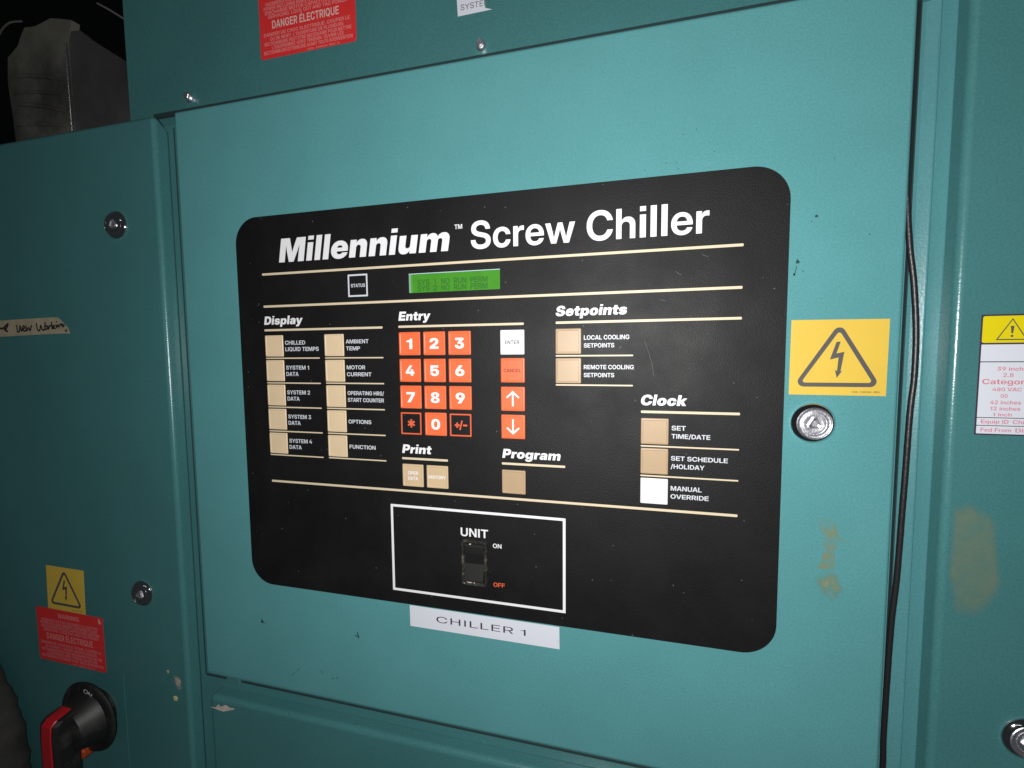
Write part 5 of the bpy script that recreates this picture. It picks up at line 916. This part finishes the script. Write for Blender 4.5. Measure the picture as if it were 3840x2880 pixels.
o = auto_smooth(obj('cable', bm, M['cable']), 60); o['label'] = 'thin black cable running down the gap right of the keypad door'; o['category'] = 'cable'

# ================================================================ rotary isolator handle
hx, hz = -193.0, -154.0
t = thing('switch_handle', 'black rotary isolator handle with red stripe, pointing down, bottom left', 'handle', (hx, 0, hz))
bm = bmesh.new()
lathe(bm, hx, hz, [(0, -30), (16, -30), (19.5, -28.5), (22.0, -23), (25.0, -15.5), (27.0, -12.4), (31.5, -12.0), (33.8, -11.2), (34.8, -10.0), (34.2, -9.0), (26, -8.2), (22, -7.8), (22, 0.2)], 56)
base = auto_smooth(obj('base', bm, M['handle'], t), 32)
# lever: a grip that stands out from the hub and points down
def lever_loop(z, yf, yb, w):
    return [(hx - w - 1.5, yb, z), (hx - w - 1.5, yf + 3, z), (hx - w + 2, yf, z), (hx + w - 3, yf, z), (hx + w, yf + 3, z), (hx + w, yb, z)]
bm = bmesh.new()
prof = [(hz + 21.5, -25, -12, 7.5), (hz + 20.5, -30, -12, 9), (hz + 19, -38, -14, 10.2), (hz + 16, -41.6, -16, 10.5), (hz + 6, -42.4, -20, 10.5), (hz - 20, -42.5, -25, 10.5), (hz - 62, -42.5, -27, 10.2), (hz - 72, -40, -27, 9), (hz - 75, -36, -29, 7)]
rows = [[V(bm, *p) for p in lever_loop(*q)] for q in prof]
for a, b in zip(rows, rows[1:]):
    for i in range(6):
        j = (i + 1) % 6; bm.faces.new((a[i], b[i], b[j], a[j]))
bm.faces.new(rows[0]); bm.faces.new(list(reversed(rows[-1])))
bmesh.ops.recalc_face_normals(bm, faces=bm.faces)
auto_smooth(obj('lever', bm, M['handle'], t), 28)
bm = bmesh.new()
w = 6.2
rp = [(hz + 22.3, -27.6), (hz + 21.4, -30.4), (hz + 19.9, -38.6), (hz + 16.4, -42.4), (hz + 6, -43.2), (hz - 20, -43.4), (hz - 60, -43.4)]
rows = [[V(bm, hx - w, y + 1.5, z), V(bm, hx - w + 0.8, y, z), V(bm, hx + w - 0.8, y, z), V(bm, hx + w, y + 1.5, z)] for z, y in rp]
for a, b in zip(rows, rows[1:]):
    for i in range(3): bm.faces.new((a[i], b[i], b[i + 1], a[i + 1]))
bm.faces.new(rows[0]); bm.faces.new(list(reversed(rows[-1])))
auto_smooth(obj('red_insert', bm, M['handlered'], t), 40)
bm = bmesh.new(); plate(bm, hx - 9, hx + 0.5, hz - 38.5, hz - 29, -17, -9, r=3, bev=1.5, back=True); obj('padlock_tab', bm, M['handleorange'], t)
text('ON', 'regular', hx + 0.4, hx + 11.2, hz + 26.8, 4.2, -12.9, M['white'], t, rot=math.radians(-22), pivot=(hx + 2, hz + 27), shear=0.1)
bm = bmesh.new(); sheet(bm, [[(hx - 6.4, hz + 27.6), (hx - 5.8, hz + 27.6), (hx - 5.0, hz + 31.0), (hx - 5.6, hz + 31.0)]], -12.6); obj('tick_mark', bm, M['symbol'], t)

# ================================================================ beyond the cabinet
t = thing('wrapped_duct', 'dusty wrapped duct corner in the dark beyond the upper left of the cabinet', 'duct', (-640, 320, 590))
def slab(name, outline, hinge, turn, material, depth=12):
    """outline in x, z at y = 300, turned about the vertical line x = hinge, with thickness"""
    bm = bmesh.new(); prism(bm, [outline], 0, depth)
    bmesh.ops.remove_doubles(bm, verts=bm.verts, dist=1e-6)
    c, s = math.cos(turn), math.sin(turn)
    for v in bm.verts:
        x, y = v.co.x - hinge * U, v.co.y
        v.co.x = hinge * U + x * c - y * s; v.co.y = 0.300 + x * s + y * c
    return obj(name, bm, material, t)
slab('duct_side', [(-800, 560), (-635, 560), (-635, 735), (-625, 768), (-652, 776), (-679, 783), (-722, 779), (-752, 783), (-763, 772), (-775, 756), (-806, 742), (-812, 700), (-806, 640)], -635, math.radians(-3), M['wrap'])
slab('duct_side', [(-635, 560), (-440, 560), (-440, 655), (-513, 684), (-550, 708), (-586, 731), (-610, 750), (-635, 752)], -635, math.radians(3), M['wrap_shaded'])  # right face, its shade given by the darker colour
bm = bmesh.new(); tube(bm, [(-634.6, 295, 580), (-635, 295, 650), (-635.8, 295, 730)], 2.2, seg=12); auto_smooth(obj('corner_trim', bm, M['trim'], t), 60)
for zz, dz, rr in ((688, 34, 3.4), (661, 30, 2.6), (636, 38, 3.6), (607, 24, 2.8)):      # folds pulled across the wrapping
    bm = bmesh.new(); tube(bm, smooth_path([(-798, 309, zz + dz * 0.55), (-752, 305, zz + dz * 0.35), (-700, 302.5, zz), (-640, 300.5, zz - dz * 0.5)], 5), rr, seg=10, rfun=lambda k, rr=rr: rr * (0.6 + 0.5 * math.sin(k * 0.21)))
    auto_smooth(obj('fold', bm, M['wrap'], t), 60)
bm = bmesh.new(); tube(bm, smooth_path([(-806, 300, 777), (-790, 297, 783), (-768, 296, 788), (-742, 297, 786)], 4), 1.5, seg=10); auto_smooth(obj('loose_edge', bm, M['wrap'], t), 60)
bm = bmesh.new(); tube(bm, [(-563.3, 300, 783.7), (-536, 299, 767.5), (-480, 301, 731)], 1.6, seg=10)
o = auto_smooth(obj('hanger_rod', bm, M['rod']), 60); o['label'] = 'thin pale rod slanting behind the top left of the cabinet'; o['category'] = 'rod'
bm = bmesh.new()
tube(bm, smooth_path([(-305, -26, -420), (-305, -26, -250), (-305, -26, -214), (-312, -26, -178), (-330, -26, -146), (-364, -24, -116), (-436, -20, -76)], 6), 25, seg=24,
     rfun=lambda i: 25 * (1 + 0.03 * math.sin(i * 1.3) + 0.02 * math.sin(i * 2.9)))
o = auto_smooth(obj('insulated_pipe', bm, M['foam']), 60); o['label'] = 'dark foam wrapped pipe in shadow at the lower left corner'; o['category'] = 'pipe'
bm = bmesh.new(); plate(bm, -9000, 6000, -2500, 7000, 2200, 2300); o = obj('wall', bm, M['wall']); o['kind'] = 'structure'
